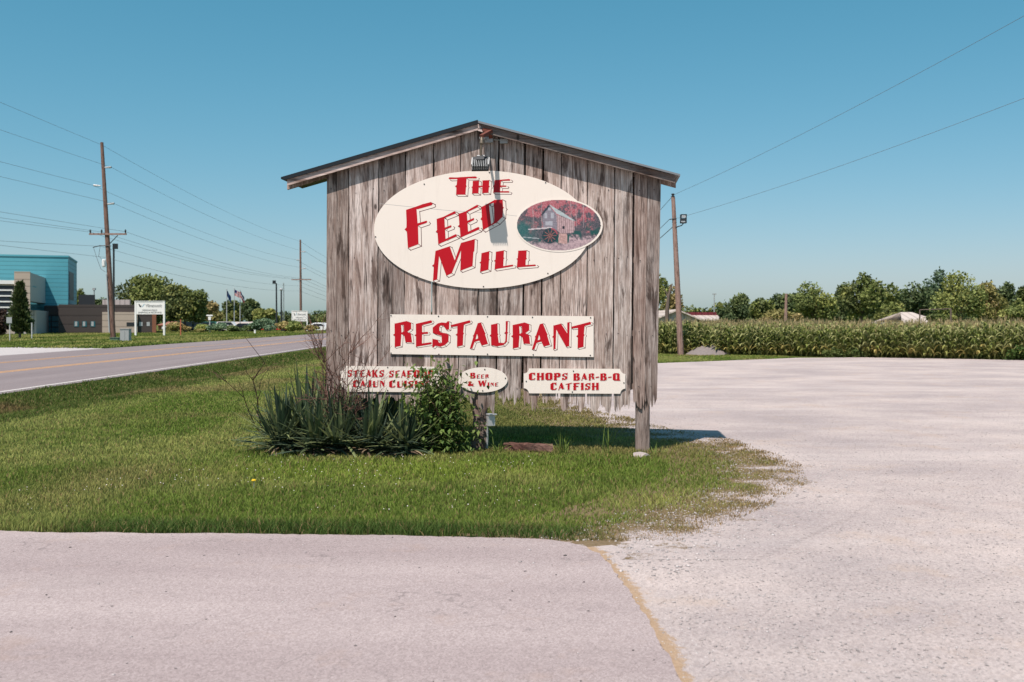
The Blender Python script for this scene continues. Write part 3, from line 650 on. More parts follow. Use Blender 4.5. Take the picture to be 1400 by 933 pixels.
gN = [[(808, 190), (905, 165), (985, 290), (985, 152), (1015, 145), (1010, 455), (970, 460), (845, 240), (835, 485), (808, 495), (808, 345), (792, 335), (808, 318)]]
sh_ = lambda g, dx, dy: [[(a + dx, b + dy) for a, b in l] for l in g]
REST = [[A5(l) for l in g] for g in (gR, gE, gS, gT, gA)] + [[A6(l) for l in g] for g in (gU, sh_(gR, 200, 18), sh_(gA, -515, 12), gN, sh_(gT, 232, 20))]
def nrm(g):
    """glyph -> unit cap height, x from 0"""
    xs = [p[0] for p in g[0]]; ys_ = [p[1] for p in g[0]]; x0, y0, y1 = min(xs), min(ys_), max(ys_); s = 1 / (y1 - y0)
    return [[((a - x0) * s, (b - y0) * s) for a, b in l] for l in g], (max(xs) - x0) * s
def gl(*loops): return [list(l) for l in loops]
GL = {'R': nrm(gR), 'E': nrm(gE), 'S': nrm(gS), 'T': nrm(gT), 'A': nrm(gA), 'U': nrm(gU), 'N': nrm(gN)}
own = {
 'C': gl([(0, .2), (.25, 0), (.7, .0), (.72, .3), (.55, .3), (.5, .14), (.38, .14), (.36, .84), (.5, .86), (.62, .72), (.75, .74), (.62, .96), (.22, 1), (0, .85)]),
 'H': gl([(0, .04), (.3, 0), (.3, .44), (.5, .42), (.5, .02), (.8, 0), (.8, .96), (.5, 1), (.5, .56), (.3, .58), (.3, 1), (0, 1), (.03, .55), (-.04, .5), (.03, .45)]),
 'O': gl([(0, .15), (.2, 0), (.65, 0), (.82, .15), (.82, .85), (.62, 1), (.2, 1), (0, .85)], [(.36, .16), (.5, .16), (.5, .84), (.36, .84)]),
 'P': gl([(0, .06), (.55, 0), (.75, .12), (.75, .46), (.56, .6), (.32, .6), (.32, 1), (0, 1), (.03, .55), (-.04, .5), (.03, .45)], [(.33, .15), (.45, .16), (.45, .44), (.33, .46)]),
 'K': gl([(0, .02), (.3, 0), (.3, .42), (.52, 0), (.74, 0), (.5, .45), (.8, 1), (.46, 1), (.3, .62), (.3, 1), (0, 1)]),
 'F': gl([(0, .05), (.72, 0), (.72, .14), (.32, .17), (.32, .42), (.58, .4), (.58, .54), (.32, .56), (.32, 1), (0, 1), (.03, .55), (-.04, .5), (.03, .45)]),
 'D': gl([(0, .08), (.5, 0), (.78, .15), (.78, .8), (.5, 1), (0, .98)], [(.32, .17), (.46, .18), (.46, .8), (.32, .82)]),
 'J': gl([(.28, 0), (.6, 0), (.6, .85), (.4, 1), (.05, 1), (0, .7), (.12, .68), (.18, .86), (.28, .86)]),
 'I': gl([(0, .03), (.32, 0), (.32, .97), (0, 1), (.03, .55), (-.05, .5), (.03, .45)]),
 'B': gl([(0, .05), (.55, 0), (.72, .14), (.7, .4), (.6, .48), (.78, .58), (.76, .88), (.55, 1), (0, 1)], [(.32, .15), (.42, .15), (.42, .4), (.32, .42)], [(.32, .57), (.45, .57), (.45, .86), (.32, .86)]),
 'Q': gl([(0, .15), (.2, 0), (.65, 0), (.82, .15), (.82, .8), (.9, 1.02), (.2, 1), (0, .85)], [(.36, .16), (.5, .16), (.5, .8), (.36, .84)]),
 'W': gl([(0, .05), (.28, 0), (.42, .55), (.55, .05), (.78, .0), (.88, .5), (1.02, -.12), (1.14, -.12), (.92, 1), (.7, 1), (.6, .5), (.44, 1), (.24, 1)]),
 '&': gl([(.1, .1), (.3, 0), (.48, .12), (.46, .32), (.32, .44), (.5, .64), (.6, .46), (.74, .5), (.6, .76), (.76, .98), (.52, 1), (.44, .9), (.2, 1), (0, .85), (.02, .6), (.16, .48), (.06, .28)]),
 '-': gl([(0, .5), (.4, .44), (.4, .58), (0, .64)]),
}
for k, g in own.items(): GL[k] = (g, max(p[0] for p in g[0]))
def text_px(s, x0, x1, yb, h, slope_=0.0, caps=None):
    """place a line of glyphs between columns x0..x1, cap height h, baseline yb"""
    hs = [h if (caps is None or c in caps and i in (0,)) else h * 0.72 for i, c in enumerate(s)] if caps is None else caps
    if caps is None: hs = [h] * len(s)
    ws = [0.42 * h if c == ' ' else GL[c][1] * hh for c, hh in zip(s, hs)]; gap = 0.16 * h
    tot = sum(ws) + gap * (len(s) - 1); k = (x1 - x0) / tot; x = x0; out = []
    for c, w_, hh in zip(s, ws, hs):
        if c != ' ':
            out.append([[(x + a * hh * k, yb - hh + b * hh + slope_ * (x - x0)) for a, b in l] for l in GL[c][0]])
        x += (w_ + gap) * k
    return out
def lettering(parent, glyphs, vs, shift=None, lw=0.5, name='lettering'):
    """raised vinyl letters with a block-shadow outline on the board whose face is y=vs"""
    red = MB(); fill = MB(); st = MB(); top = -0.0034
    for gi, g in enumerate(glyphs):
        if shift:
            dx, dy = shift; e = 0
            for l in g:
                n = len(l)
                for i in range(n):
                    p, q_ = l[i], l[(i + 1) % n]; e += 1; d = math.hypot(q_[0] - p[0], q_[1] - p[1]) + 1e-6
                    nx_, ny_ = -(q_[1] - p[1]) / d * lw, (q_[0] - p[0]) / d * lw; tx, ty = (q_[0] - p[0]) / d * lw, (q_[1] - p[1]) / d * lw
                    quad = [(p[0] + dx - nx_ - tx, p[1] + dy - ny_ - ty), (q_[0] + dx - nx_ + tx, q_[1] + dy - ny_ + ty), (q_[0] + dx + nx_ + tx, q_[1] + dy + ny_ + ty), (p[0] + dx + nx_ - tx, p[1] + dy + ny_ - ty)]
                    vq = vs - 0.0004 - e * 0.000012; st.add([(a, vq, b) for a, b in WP(quad, vs)], [(0, 1, 2, 3)])
                    vq = vs - 0.0012 - e * 0.00002; par = [p, q_, (q_[0] + dx, q_[1] + dy), (p[0] + dx, p[1] + dy)]
                    fill.add([(a, vq, b) for a, b in WP(par, vs)], [(0, 1, 2, 3)])
                    # corner tick
                    r_ = l[(i - 1) % n]; c1 = (p[0] - r_[0]) * dy - (p[1] - r_[1]) * dx; c2 = (q_[0] - p[0]) * dy - (q_[1] - p[1]) * dx
                    if d > 2.2 and (c1 * c2 < 0 or math.hypot(p[0] - r_[0], p[1] - r_[1]) > 2.2):
                        m_ = math.hypot(dx, dy); ax, ay = -dy / m_ * lw * .45, dx / m_ * lw * .45
                        tq = [(p[0] - ax, p[1] - ay), (p[0] + dx - ax, p[1] + dy - ay), (p[0] + dx + ax, p[1] + dy + ay), (p[0] + ax, p[1] + ay)]
                        st.add([(a, vs - 0.0026 - e * 0.000012, b) for a, b in WP(tq, vs)], [(0, 1, 2, 3)])
            fill.add(*shape_flat(g, dx, dy, vs, vs - 0.0022))
        red.prism([WP(l, vs) for l in g], vs + top - 0.0006 * (gi % 2), vs + top + 0.0002, sides=False)
    o = red.build(name, M['red'], parent)
    if shift:
        st.build('letter_outline', M['maroon'], o); fill.build('letter_side', M['cream'], o)
    return o
def shape_flat(g, dx, dy, vs, v):
    loops = [WP([(a + dx, b + dy) for a, b in l], vs) for l in g]
    tr = tessellate_polygon([[Vector((p[0], p[1], 0)) for p in l] for l in loops])
    return [(p[0], v, p[1]) for l in loops for p in l], [tuple(t) for t in tr]
screw_me = None
def screws(parent, pts, vs):
    global screw_me
    off = OFF[parent.name]
    for a, b in pts:
        u, z = Wl(a, b, vs)
        if screw_me is None:
            mb = MB(); n = 8
            mb.add([(0.009 * math.cos(6.283 * k / n), dv, 0.009 * math.sin(6.283 * k / n)) for dv in (-0.004, 0.0005) for k in range(n)],
                   [tuple(range(n))] + [(k, (k + 1) % n, n + (k + 1) % n, n + k) for k in range(n)])
            o = mb.build('screw', M['screw']); screw_me = o.data
        else:
            o = bpy.data.objects.new('screw', screw_me); C.objects.link(o)
        o.parent = parent; o.location = Vector((u, vs, z)) - off
def ell(cx, cy, a, b, n=72, rot=0.0):
    return [(cx + a * math.cos(t) * math.cos(rot) - b * math.sin(t) * math.sin(rot), cy + b * math.sin(t) * math.cos(rot) + a * math.cos(t) * math.sin(rot)) for t in [2 * math.pi * k / n for k in range(n)]]
VB = -0.020
oval = wthing('oval_sign', 'large cream oval sign with slanted red letters and a round mill picture', 'sign', 659, 394, VB)
mb = MB(); mb.prism([WP(ell(659.5, 314, 148.3, 80.6), VB)], VB, VB + 0.009); mb.build('board', M['cream'], oval)
mb = MB(); mb.prism([WP([(519, 278.4), (560, 282.6), (615, 288), (675, 291.5), (707, 295.4), (707, 295.9), (675, 292.1), (615, 288.6), (560, 283.2), (519, 279)], VB)], VB - 0.00025, VB - 0.0001, sides=False); mb.build('board_joint', M['seam'], oval)
lettering(oval, THE, VB, (2.8, 2.0), 0.7); lettering(oval, FEED, VB, (3.8, 2.5), 0.8); lettering(oval, MILL, VB, (3.2, 2.0), 0.75)
screws(oval, [(669, 236), (580, 252), (746, 250), (513.5, 324), (821, 309), (571, 379), (749, 374), (661, 392)], VB - 0.001)
# picture oval
def picture():
    n = 190; m = 112; cx, cy, a, b = 764, 308.2, 57.6, 35.0
    gx_, gy_ = np.meshgrid(np.linspace(-1, 1, n), np.linspace(-1, 1, m)); x = cx + gx_ * a; y = cy + gy_ * b; X = x.ravel(); Y = y.ravel()
    c = np.zeros((n * m, 3)); L3 = lambda s: np.array(s)[None]
    f1 = .55 * vn(X, Y, 2.3, 41) + .45 * vn(X, Y, .9, 40); f2 = vn(X, Y, 6, 42); f3 = vn(X, Y, 0.8, 43); hgt = (Y - (cy - b)) / (2 * b)
    redm = smooth_step(0.5, 0.8, f1 * .7 + f2 * .75 - 0.9 * np.abs(hgt - 0.1) + 0.1)[:, None]
    c = L3((.02, .05, .06)) * (1 - f3[:, None]) + L3((.17, .12, .14)) * f3[:, None]
    c = c * (1 - redm) + (L3((.28, .035, .055)) * (1 - f3[:, None]) + L3((.50, .23, .25)) * f3[:, None]) * redm
    gr = (smooth_step(.5, .75, vn(X, Y, 6, 44)) * smooth_step(.3, .7, hgt))[:, None]; c = c * (1 - gr) + L3((.012, .075, .07)) * gr
    lft = smooth_step(745, 712, X)[:, None] * smooth_step(.35, .5, hgt)[:, None]; c = c * (1 - lft * .85) + (L3((.012, .10, .10)) + f3[:, None] * .05) * lft * .85
    for tx in (729, 741, 781, 788, 798): 
        tm = ((np.abs(X - tx - (Y - cy) * .02) < .35) & (Y < cy + 3))[:, None]; c = np.where(tm, L3((.34, .25, .26)), c)
    rk = (smooth_step(.8, .9, hgt + .1 * (f1 - .5)) + smooth_step(.68, .8, hgt + .2 * (f1 - .5)) * (X > 778))[:, None].clip(0, 1)
    c = c * (1 - rk) + (L3((.20, .14, .17)) * (1 - f1[:, None]) + L3((.58, .42, .43)) * f1[:, None]) * rk
    S = lambda l: inside(zz(700, 265, 10.77, l), X, Y)[:, None]
    pl = (np.abs(np.sin(X * 4.0)) ** .5)[:, None]
    c = np.where(S([(690, 590), (810, 590), (815, 740), (680, 730)]), L3((.45, .28, .26)) * (.6 + .8 * f1[:, None]), c)
    c = np.where(S([(655, 310), (920, 405), (915, 575), (715, 585), (665, 545)]), L3((.44, .30, .31)) * (.3 + .75 * pl) * (.7 + .6 * f1[:, None]), c)
    c = np.where(S([(450, 310), (545, 175), (655, 310), (665, 540), (460, 500)]), L3((.19, .17, .20)) * (.7 + .6 * (np.abs(np.sin(Y * 3.0)) ** .5)[:, None]), c)
    c = np.where(S([(425, 315), (545, 158), (560, 185), (445, 325)]), L3((.03, .045, .06)), c)
    c = np.where(S([(545, 158), (720, 262), (925, 395), (900, 400), (655, 295)]), L3((.42, .47, .48)) * (.8 + .3 * f1[:, None]), c)
    for l in ([(480, 290), (520, 290), (520, 360), (480, 360)], [(570, 285), (620, 285), (620, 360), (570, 360)], [(490, 410), (600, 405), (600, 470), (490, 465)], [(535, 205), (570, 205), (570, 245), (535, 245)]):
        c = np.where(S(l), L3((.36, .36, .40)), c)
    c = np.where(S([(745, 480), (775, 480), (775, 520), (745, 520)]), L3((.015, .02, .03)), c)
    c = np.where(S([(235, 520), (590, 490), (590, 512), (240, 535)]), L3((.55, .48, .5)), c)
    c = np.where(S([(160, 635), (400, 655), (400, 668), (160, 645)]), L3((.35, .38, .4)), c)
    wx, wy = 700 + 560 / 10.77, 265 + 620 / 10.77; rr_ = np.hypot(X - wx, Y - wy); an = np.arctan2(Y - wy, X - wx)
    c = np.where((rr_ < 10.5)[:, None], L3((.02, .045, .055)), c)
    c = np.where(((rr_ < 9) & (rr_ > 1) & (np.abs(((an * 5 / math.pi + .5) % 1) - .5) * rr_ < .55))[:, None], L3((.36, .13, .11)), c)
    c = np.where(((rr_ > 9) & (rr_ < 11) & (an < -.2) & (an > -1.4))[:, None], L3((.33, .08, .10)), c)
    c = c * (.85 + .3 * vn(X, Y, .6, 50))[:, None]
    k = (gx_ ** 2 + gy_ ** 2 <= 1.0).ravel(); uz = np.array([Wl(p, q_, VB) for p, q_ in zip(X, Y)])
    v = np.stack([uz[:, 0], np.full(n * m, VB - 0.0046), uz[:, 1]], 1); idx = np.arange(n * m).reshape(m, n)
    q_ = np.stack([idx[:-1, :-1].ravel(), idx[:-1, 1:].ravel(), idx[1:, 1:].ravel(), idx[1:, :-1].ravel()], 1); q_ = q_[k[q_].all(1)]
    M['print'] = vmat('printed_picture', 0.0, 0.03, 20, 0.4)
    bulk('mill_picture', v, [q_], c, M['print'], oval)
mb = MB(); mb.prism([WP(ell(764.5, 308.3, 59.6, 36.6), VB)], VB - 0.004, VB + 0.004); mb.build('picture_rim', M['cream'], oval)
picture()
rest = wthing('long_rectangular_sign', 'long cream rectangular sign reading RESTAURANT in big red letters', 'sign', 672, 487, VB)
mb = MB(); mb.prism([WP([(533.3, 430), (811.6, 432.6), (811.6, 488.4), (533.3, 484.3)], VB)], VB, VB + 0.009); mb.build('board', M['cream'], rest)
lettering(rest, REST, VB, (2.3, 1.4), 0.6)
screws(rest, [(534.6, 431.6), (599.5, 432.6), (666.5, 433.2), (728, 434), (807.5, 434.6), (534.6, 483), (600, 484.6), (666.5, 484.4), (729, 485.2), (807, 486)], VB - 0.001)
def notched(x0, y0, x1, y1, r_, sl):
    out = []
    for cx, cy, a0 in ((x0, y0, 90), (x1, y0, 180), (x1, y1, 270), (x0, y1, 0)):
        out += [(cx + r_ * math.cos(R(a0 - 90 * k / 5)), cy + r_ * math.sin(R(a0 - 90 * k / 5)) + sl * (cx - x0)) for k in range(6)]
    return out
steak = wthing('notched_sign', 'cream notch cornered sign reading STEAKS SEAFOOD CAJUN CUISINE behind the bushes', 'sign', 533, 536, VB)
mb = MB(); mb.prism([WP(notched(465.5, 500.6, 602, 535.6, 7, 0.008), VB)], VB, VB + 0.009); mb.build('board', M['cream'], steak)
lettering(steak, text_px('STEAKS', 475, 525, 516, 10.3), VB, (0.5, 0.4), 0.16); lettering(steak, text_px('SEAFOOD', 532, 593, 516.6, 10.3), VB, (0.5, 0.4), 0.16)
lettering(steak, text_px('CAJUN', 482.5, 525.7, 529.8, 9.8), VB, (0.5, 0.4), 0.16); lettering(steak, text_px('CUISINE', 532, 589, 530.2, 9.8), VB, (0.5, 0.4), 0.16)
screws(steak, [(530, 502.5), (468, 518), (530, 534)], VB - 0.001)
beer = wthing('small_oval_sign', 'small cream oval sign reading BEER and WINE beside the leafy bush', 'sign', 660, 537, VB)
mb = MB(); mb.prism([WP(ell(659.8, 519.6, 34.2, 17.2, 48), VB)], VB, VB + 0.009); mb.build('board', M['cream'], beer)
lettering(beer, text_px('BEER', 643, 668, 517.6, 8, 0, [8, 5.8, 5.8, 5.8]), VB, (0.4, 0.3), 0.14)
lettering(beer, text_px('&', 639.5, 648, 528.2, 7), VB, (0.4, 0.3), 0.14); lettering(beer, text_px('WINE', 653.5, 681, 528.4, 8, 0, [8, 5.4, 5.4, 5.4]), VB, (0.4, 0.3), 0.14)
screws(beer, [(662.8, 505.3), (691, 517.3), (660, 534.4)], VB - 0.001)
chop = wthing('notched_sign', 'cream notch cornered sign reading CHOPS BAR-B-Q CATFISH at the lower right', 'sign', 785, 539, VB)
mb = MB(); mb.prism([WP(notched(716, 504, 855, 538, 7, 0.004), VB)], VB, VB + 0.009); mb.build('board', M['cream'], chop)
lettering(chop, text_px('CHOPS', 723, 776, 520, 10.2), VB, (0.5, 0.4), 0.16); lettering(chop, text_px('BAR-B-Q', 784, 848, 520.6, 10.2), VB, (0.5, 0.4), 0.16)
lettering(chop, text_px('CATFISH', 752.5, 818.5, 533.6, 10.2), VB, (0.5, 0.4), 0.16)
screws(chop, [(784, 507.6), (719.5, 521.5), (853, 523.6), (782.5, 536)], VB - 0.001)

# ---- floodlight on its bracket under the peak
fl = wthing('floodlight', 'small finned floodlight hanging from a rusty bracket under the roof peak', 'light', 657, 233, -0.42)
def wl3(px, py, v): u, z = Wl(px, py, v); return Vector((u, v, z))
def bar(mb, a, b, w_, h_):
    a, b = Vector(a), Vector(b); d = (b - a).normalized(); s_ = d.cross(Vector((0, 0, 1))).normalized() * w_ / 2; t_ = s_.normalized().cross(d) * h_ / 2
    mb.add([p + i * s_ + j * t_ for p in (a, b) for i, j in ((-1, -1), (1, -1), (1, 1), (-1, 1))], [(0, 1, 2, 3), (7, 6, 5, 4), (0, 4, 5, 1), (1, 5, 6, 2), (2, 6, 7, 3), (3, 7, 4, 0)])
mb = MB(); bar(mb, wl3(671, 193, -0.005), wl3(670.5, 180.5, -0.14), 0.05, 0.03); bar(mb, wl3(660, 177.5, -0.15), wl3(672, 179.5, -0.15), 0.03, 0.05); bar(mb, wl3(671, 179.5, -0.15), wl3(658.5, 186.5, -0.42), 0.055, 0.04)
mb.build('bracket', M['rust'], fl)
mb = MB(); mb.box(wl3(668.5, 191.5, -0.03), (0.11, 0.06, 0.075)); mb.tube([wl3(657, 188.5, -0.40), wl3(663, 190, -0.06)], 0.018, 8); mb.build('junction_box', M['grey_metal'], fl)
mb = MB(); mb.lathe(wl3(658.5, 195, -0.42), [(0.02, -0.03), (0.03, -0.01), (0.024, 0.03), (0.012, 0.07)], 10); mb.tube([wl3(658, 198, -0.42), wl3(657.5, 214, -0.40)], 0.016, 8); mb.build('swivel', M['brass'], fl)
hc = wl3(657, 222, -0.42); tl = R(-38)
def tb(mb, c, d):
    """box in the lamp head's tilted frame"""
    v = []
    for k in (-1, 1):
        for j in (-1, 1):
            for i in (-1, 1):
                p = Vector((c[0] + i * d[0] / 2, c[1] + j * d[1] / 2, c[2] + k * d[2] / 2))
                v.append((hc[0] + p[0], hc[1] + p[1] * math.cos(tl) + p[2] * math.sin(tl) * -1, hc[2] + p[1] * math.sin(tl) + p[2] * math.cos(tl)))
    mb.add(v, [(0, 2, 3, 1), (4, 5, 7, 6), (0, 1, 5, 4), (2, 6, 7, 3), (0, 4, 6, 2), (1, 3, 7, 5)])
mb = MB(); tb(mb, (0, 0.03, 0), (0.225, 0.03, 0.25)); tb(mb, (0, -0.03, 0.03), (0.1, 0.05, 0.07))
hs = mb.build('lamp_housing', M['dark_metal'], fl)
for k in range(9):
    mb = MB(); tb(mb, (-0.096 + k * 0.024, -0.012, -0.055), (0.0045, 0.06, 0.13)); mb.build('cooling_fin', M['grey_metal'], hs)
mb = MB(); tb(mb, (-0.112, 0, 0), (0.012, 0.05, 0.13)); tb(mb, (0.112, 0, 0), (0.012, 0.05, 0.13)); tb(mb, (0, -0.01, 0.085), (0.10, 0.05, 0.03)); mb.build('yoke', M['grey_metal'], fl)
mb = MB(); tb(mb, (0, 0.048, 0), (0.18, 0.006, 0.17)); mb.build('lens', M['glass_dark'], hs)
jb = wthing('junction_box', 'grey electrical box on the planks right of the rusty bracket', 'electrical box', 689, 197, -0.03)
mb = MB(); mb.box(wl3(689, 193.5, -0.03), (0.105, 0.06, 0.06)); mb.build('box_body', M['grey_metal'], jb)
mb = MB(); mb.tube([wl3(683.5, 192, -0.02), wl3(674, 191, -0.02)], 0.01, 6); mb.build('conduit', M['grey_metal'], jb)

# ---- small things at the foot of the sign
o = wthing('outlet_box', 'weathered white outlet box on a conduit beside the left post', 'electrical box', 667, 612, 0.0)
mb = MB(); u, z = Wl(670.5, 574.5, 0.02); mb.box((u, 0.02, z), (0.10, 0.09, 0.15), 0.5); mb.box((u + 0.01, 0.015, z + 0.08), (0.125, 0.12, 0.015), 0.5); mb.build('box_body', M['silver'], o)
mb = MB(); mb.tube([wl3(666, 583, 0.02), wl3(666.3, 600, 0.02), wl3(665.5, 614, 0.02)], 0.016, 8); mb.build('conduit', M['grey_metal'], o)
lg = thing('rotten_timber', 'short reddish brown rotten timber lying in the grass under the sign', 'timber', G(722, 617.5))
mb = MB(); a_, b_ = G(689, 616.0), G(755, 619); rr = random.Random(4); v = []; f = []; n = 10
for k in range(15):
    p = Vector(a_).lerp(Vector(b_), k / 14)
    for j in range(n):
        g = 6.283 * j / n; c_, s_ = math.cos(g), math.sin(g); e_ = (abs(c_) ** 6 + abs(s_) ** 6) ** (-1 / 6)
        v.append((p.x + rr.uniform(-.012, .012), p.y + c_ * e_ * 0.06 + rr.uniform(-.012, .012), 0.055 + s_ * e_ * 0.055 * (1.05 - .25 * (k < 2)) + rr.uniform(-.006, .006)))
for k in range(14):
    for j in range(n): f.append((k * n + j, k * n + (j + 1) % n, (k + 1) * n + (j + 1) % n, (k + 1) * n + j))
f += [tuple(range(n)), tuple(range(14 * n, 15 * n))]; mb.add(v, f); mb.build('beam', M['timber'], lg)
M['rock'] = plain('pale_limestone_rock', (0.33, 0.285, 0.27), 0.95, var=0.25, scale=14)
def rock(px, py, w_, h_, seed, label):
    c_ = G(px, py); bm = bmesh.new(); bmesh.ops.create_icosphere(bm, subdivisions=3, radius=1); rr = random.Random(seed)
    dirs = [(Vector((rr.gauss(0, 1), rr.gauss(0, 1), rr.gauss(0, 1))).normalized(), rr.uniform(.55, .9)) for _ in range(16)]
    for v in bm.verts:
        for d_, k_ in dirs:
            t_ = v.co.dot(d_)
            if t_ > k_: v.co -= d_ * (t_ - k_)
        v.co = Vector((v.co.x * w_ / 2, v.co.y * w_ / 2.6, v.co.z * h_ * .75 + h_ * .35))
    me = bpy.data.meshes.new('rock'); bm.to_mesh(me); bm.free(); me.materials.append(M['rock']); o = bpy.data.objects.new('rock', me); C.objects.link(o); o.location = c_
    return tag(o, label, 'rock')
rock(877, 626, 0.29, 0.075, 5, 'flat pale rock in front of the right post foot')

# ------------------------------------------------------------------ plants round the sign
def strap(mb, base, az, el, L, w_, droop, col, seg=6, fold=0.35):
    d = Vector((math.cos(az) * math.cos(el), math.sin(az) * math.cos(el), math.sin(el))); s_ = Vector((-math.sin(az), math.cos(az), 0)); p = Vector(base); v = []; f = []
    for k in range(seg + 1):
        t_ = k / seg; ww = w_ / 2 * (0.55 + 0.9 * t_ if t_ < .5 else 1.0 * (1 - ((t_ - .5) / .5) ** 1.6) + .02); up = d.cross(s_).normalized() * -1
        v += [p - s_ * ww + up * ww * fold, p.copy(), p + s_ * ww + up * ww * fold]
        d = (d + Vector((0, 0, -droop / seg))).normalized(); p = p + d * L / seg
    for k in range(seg):
        for j in (0, 1): f.append((k * 3 + j, k * 3 + j + 1, k * 3 + j + 4, k * 3 + j + 3))
    n = len(mb.v); mb.add(v, f, col)
def yucca(px, py, n, L, seed, label):
    b = G(px, py); rr = random.Random(seed); t_ = thing('yucca_plant', label, 'plant', b, group='yucca plants in front of the sign')
    g = MB(); d_ = MB()
    for k in range(n):
        el = R(rr.choice([rr.uniform(5, 35), rr.uniform(25, 65), rr.uniform(55, 88)])); dr = rr.choice([0, .1, .25, .5, 1.0]) if el < 1.0 else rr.uniform(0, .12)
        c_ = rr.uniform(.7, 1.35); col = rr.choice([(.065, .095, .054), (.08, .11, .056), (.10, .132, .06), (.048, .075, .05), (.19, .22, .095)])
        strap(g, b + Vector((rr.uniform(-.07, .07), rr.uniform(-.07, .07), rr.uniform(.02, .16))), rr.uniform(0, 6.28), el, L * rr.uniform(.6, 1.08), rr.uniform(.036, .056), dr, tuple(x_ * c_ for x_ in col))
    for k in range(n // 3):
        strap(d_, b + Vector((rr.uniform(-.08, .08), rr.uniform(-.08, .08), .05)), rr.uniform(0, 6.28), R(rr.uniform(-5, 30)), L * rr.uniform(.4, .75), .03, rr.uniform(.5, 1.3), rr.choice([(.26, .18, .11), (.34, .25, .16), (.16, .11, .08)]))
    g.build('leaves', M['leaf'], t_, vcol=True); d_.build('dead_leaves', M['leaf'], t_, vcol=True)
yucca(384, 619, 130, 0.80, 1, 'leftmost dark yucca of the row, its leaves arching over the lawn')
yucca(418, 613, 130, 1.06, 2, 'tall upright yucca below the left end of the STEAKS sign')
yucca(462, 620, 130, 0.88, 3, 'spiky yucca in the middle of the row, below the letters CAJUN')
yucca(524, 610, 130, 1.05, 4, 'tall yucca touching the left side of the leafy bush, with upright blades')
yucca(554, 622, 110, 0.66, 5, 'lowest yucca at the foot of the leafy bush with drooping blades')
yucca(448, 602, 110, 1.02, 6, 'yucca at the back of the row against the planks')
yucca(492, 604, 110, 0.98, 7, 'yucca behind the middle of the row, below the word SEAFOOD')
yucca(506, 621, 110, 0.78, 8, 'low dense yucca just left of the lowest one')
yucca(430, 622, 100, 0.66, 9, 'small yucca at the front of the row below the word STEAKS')
def leaf_card(mb, p, d, up, L, w_, col):
    s_ = d.cross(up)
    s_ = s_.normalized() if s_.length > 1e-4 else Vector((1, 0, 0)); n_ = s_.cross(d)
    mb.add([p, p + d * L * .4 + s_ * w_ / 2 + n_ * w_ * .15, p + d * L, p + d * L * .4 - s_ * w_ / 2 + n_ * w_ * .15, p + d * L * .45], [(0, 1, 4), (1, 2, 4), (2, 3, 4), (3, 0, 4)], col)
def bush():
    b = G(607, 617); t_ = thing('leafy_bush', 'leafy green bush with drooping leaves hiding the end of the STEAKS sign', 'bush', b); rr = random.Random(12)
    lv = MB(); st = MB()
    def stem(pts, r0):
        st.tube(pts, [r0 * (1 - .8 * i / (len(pts) - 1)) for i in range(len(pts))], 5)
    Yb = b.y - .05; targets = []
    for k in range(95):
        py = 503 + 112 * rr.random() ** .85; px = rr.gauss(592 + (py - 500) * .12, 18 + (py - 500) * .11); targets.append((min(max(px, 556), 636 + max(0, py - 525) * .4 if py < 565 else 656), py))
    targets += [(569, 490), (606, 488), (634, 522), (628, 534), (568, 500), (612, 500), (590, 508), (577, 505), (600, 495), (646, 560), (643, 590)]
    for (px, py) in targets:
        e = P(px, py, Yb + rr.uniform(-.32, .12)); a_ = b + Vector((rr.uniform(-.2, .2), rr.uniform(-.1, .1), 0)); m_ = a_.lerp(e, .55) + Vector((rr.uniform(-.08, .08), rr.uniform(-.08, .05), .1))
        pts = [a_, a_.lerp(m_, .5) + Vector((0, 0, .03)), m_, m_.lerp(e, .5) + Vector((rr.uniform(-.03, .03), 0, .04)), e]; stem(pts, .008)
        thin = py < 503
        for i in range(34 if not thin else 22):
            t2 = rr.uniform(.3, 1.0); s2 = t2 * 4; i0 = min(3, int(s2)); p = pts[i0].lerp(pts[i0 + 1], s2 - i0); sp = .03 if thin else .10
            p = p + Vector((rr.gauss(0, sp), rr.gauss(0, sp), rr.gauss(0, sp))); az = rr.uniform(0, 6.28); el = rr.uniform(-1.25, .15)
            d = Vector((math.cos(az) * math.cos(el), math.sin(az) * math.cos(el), math.sin(el))); c_ = rr.uniform(.65, 1.35)
            col = rr.choice([(.09, .145, .032), (.11, .17, .036), (.07, .12, .03), (.16, .215, .06)])
            leaf_card(lv, p, d, Vector((rr.uniform(-.3, .3), rr.uniform(-.3, .3), 1)), rr.uniform(.065, .11), rr.uniform(.032, .052), tuple(x_ * c_ for x_ in col))
    st.build('stems', M['twig'], t_); lv.build('leaves', M['leaf'], t_, vcol=True)
bush()
def twiggy(name, label, base, tips, r0, seed, n_side=6, depth=2):
    rr = random.Random(seed); t_ = thing(name, label, 'shrub', base); mb = MB()
    def br(p, q_, r_, lev):
        pts = [p]; 
        for k in range(1, 6):
            pts.append(p.lerp(q_, k / 5) + Vector((rr.gauss(0, 1), rr.gauss(0, 1), rr.gauss(0, .6))) * (q_ - p).length * .03)
        mb.tube(pts, [r_ * (1 - .7 * k / 5) for k in range(6)], 4, cap=False)
        if lev > 0:
            for k in range(n_side):
                s_ = pts[rr.randint(1, 4)]; L = (q_ - p).length * rr.uniform(.15, .4); d = (q_ - p).normalized()
                d = (d + Vector((rr.gauss(0, .6), rr.gauss(0, .5), rr.gauss(0, .35)))).normalized(); br(s_, s_ + d * L, r_ * .5, lev - 1)
    for q_ in tips: br(Vector(base) + Vector((rr.uniform(-.05, .05), rr.uniform(-.05, .05), 0)), q_, r0, depth)
    mb.build('branches', M['twig'], t_); return t_
Yt = 12.85
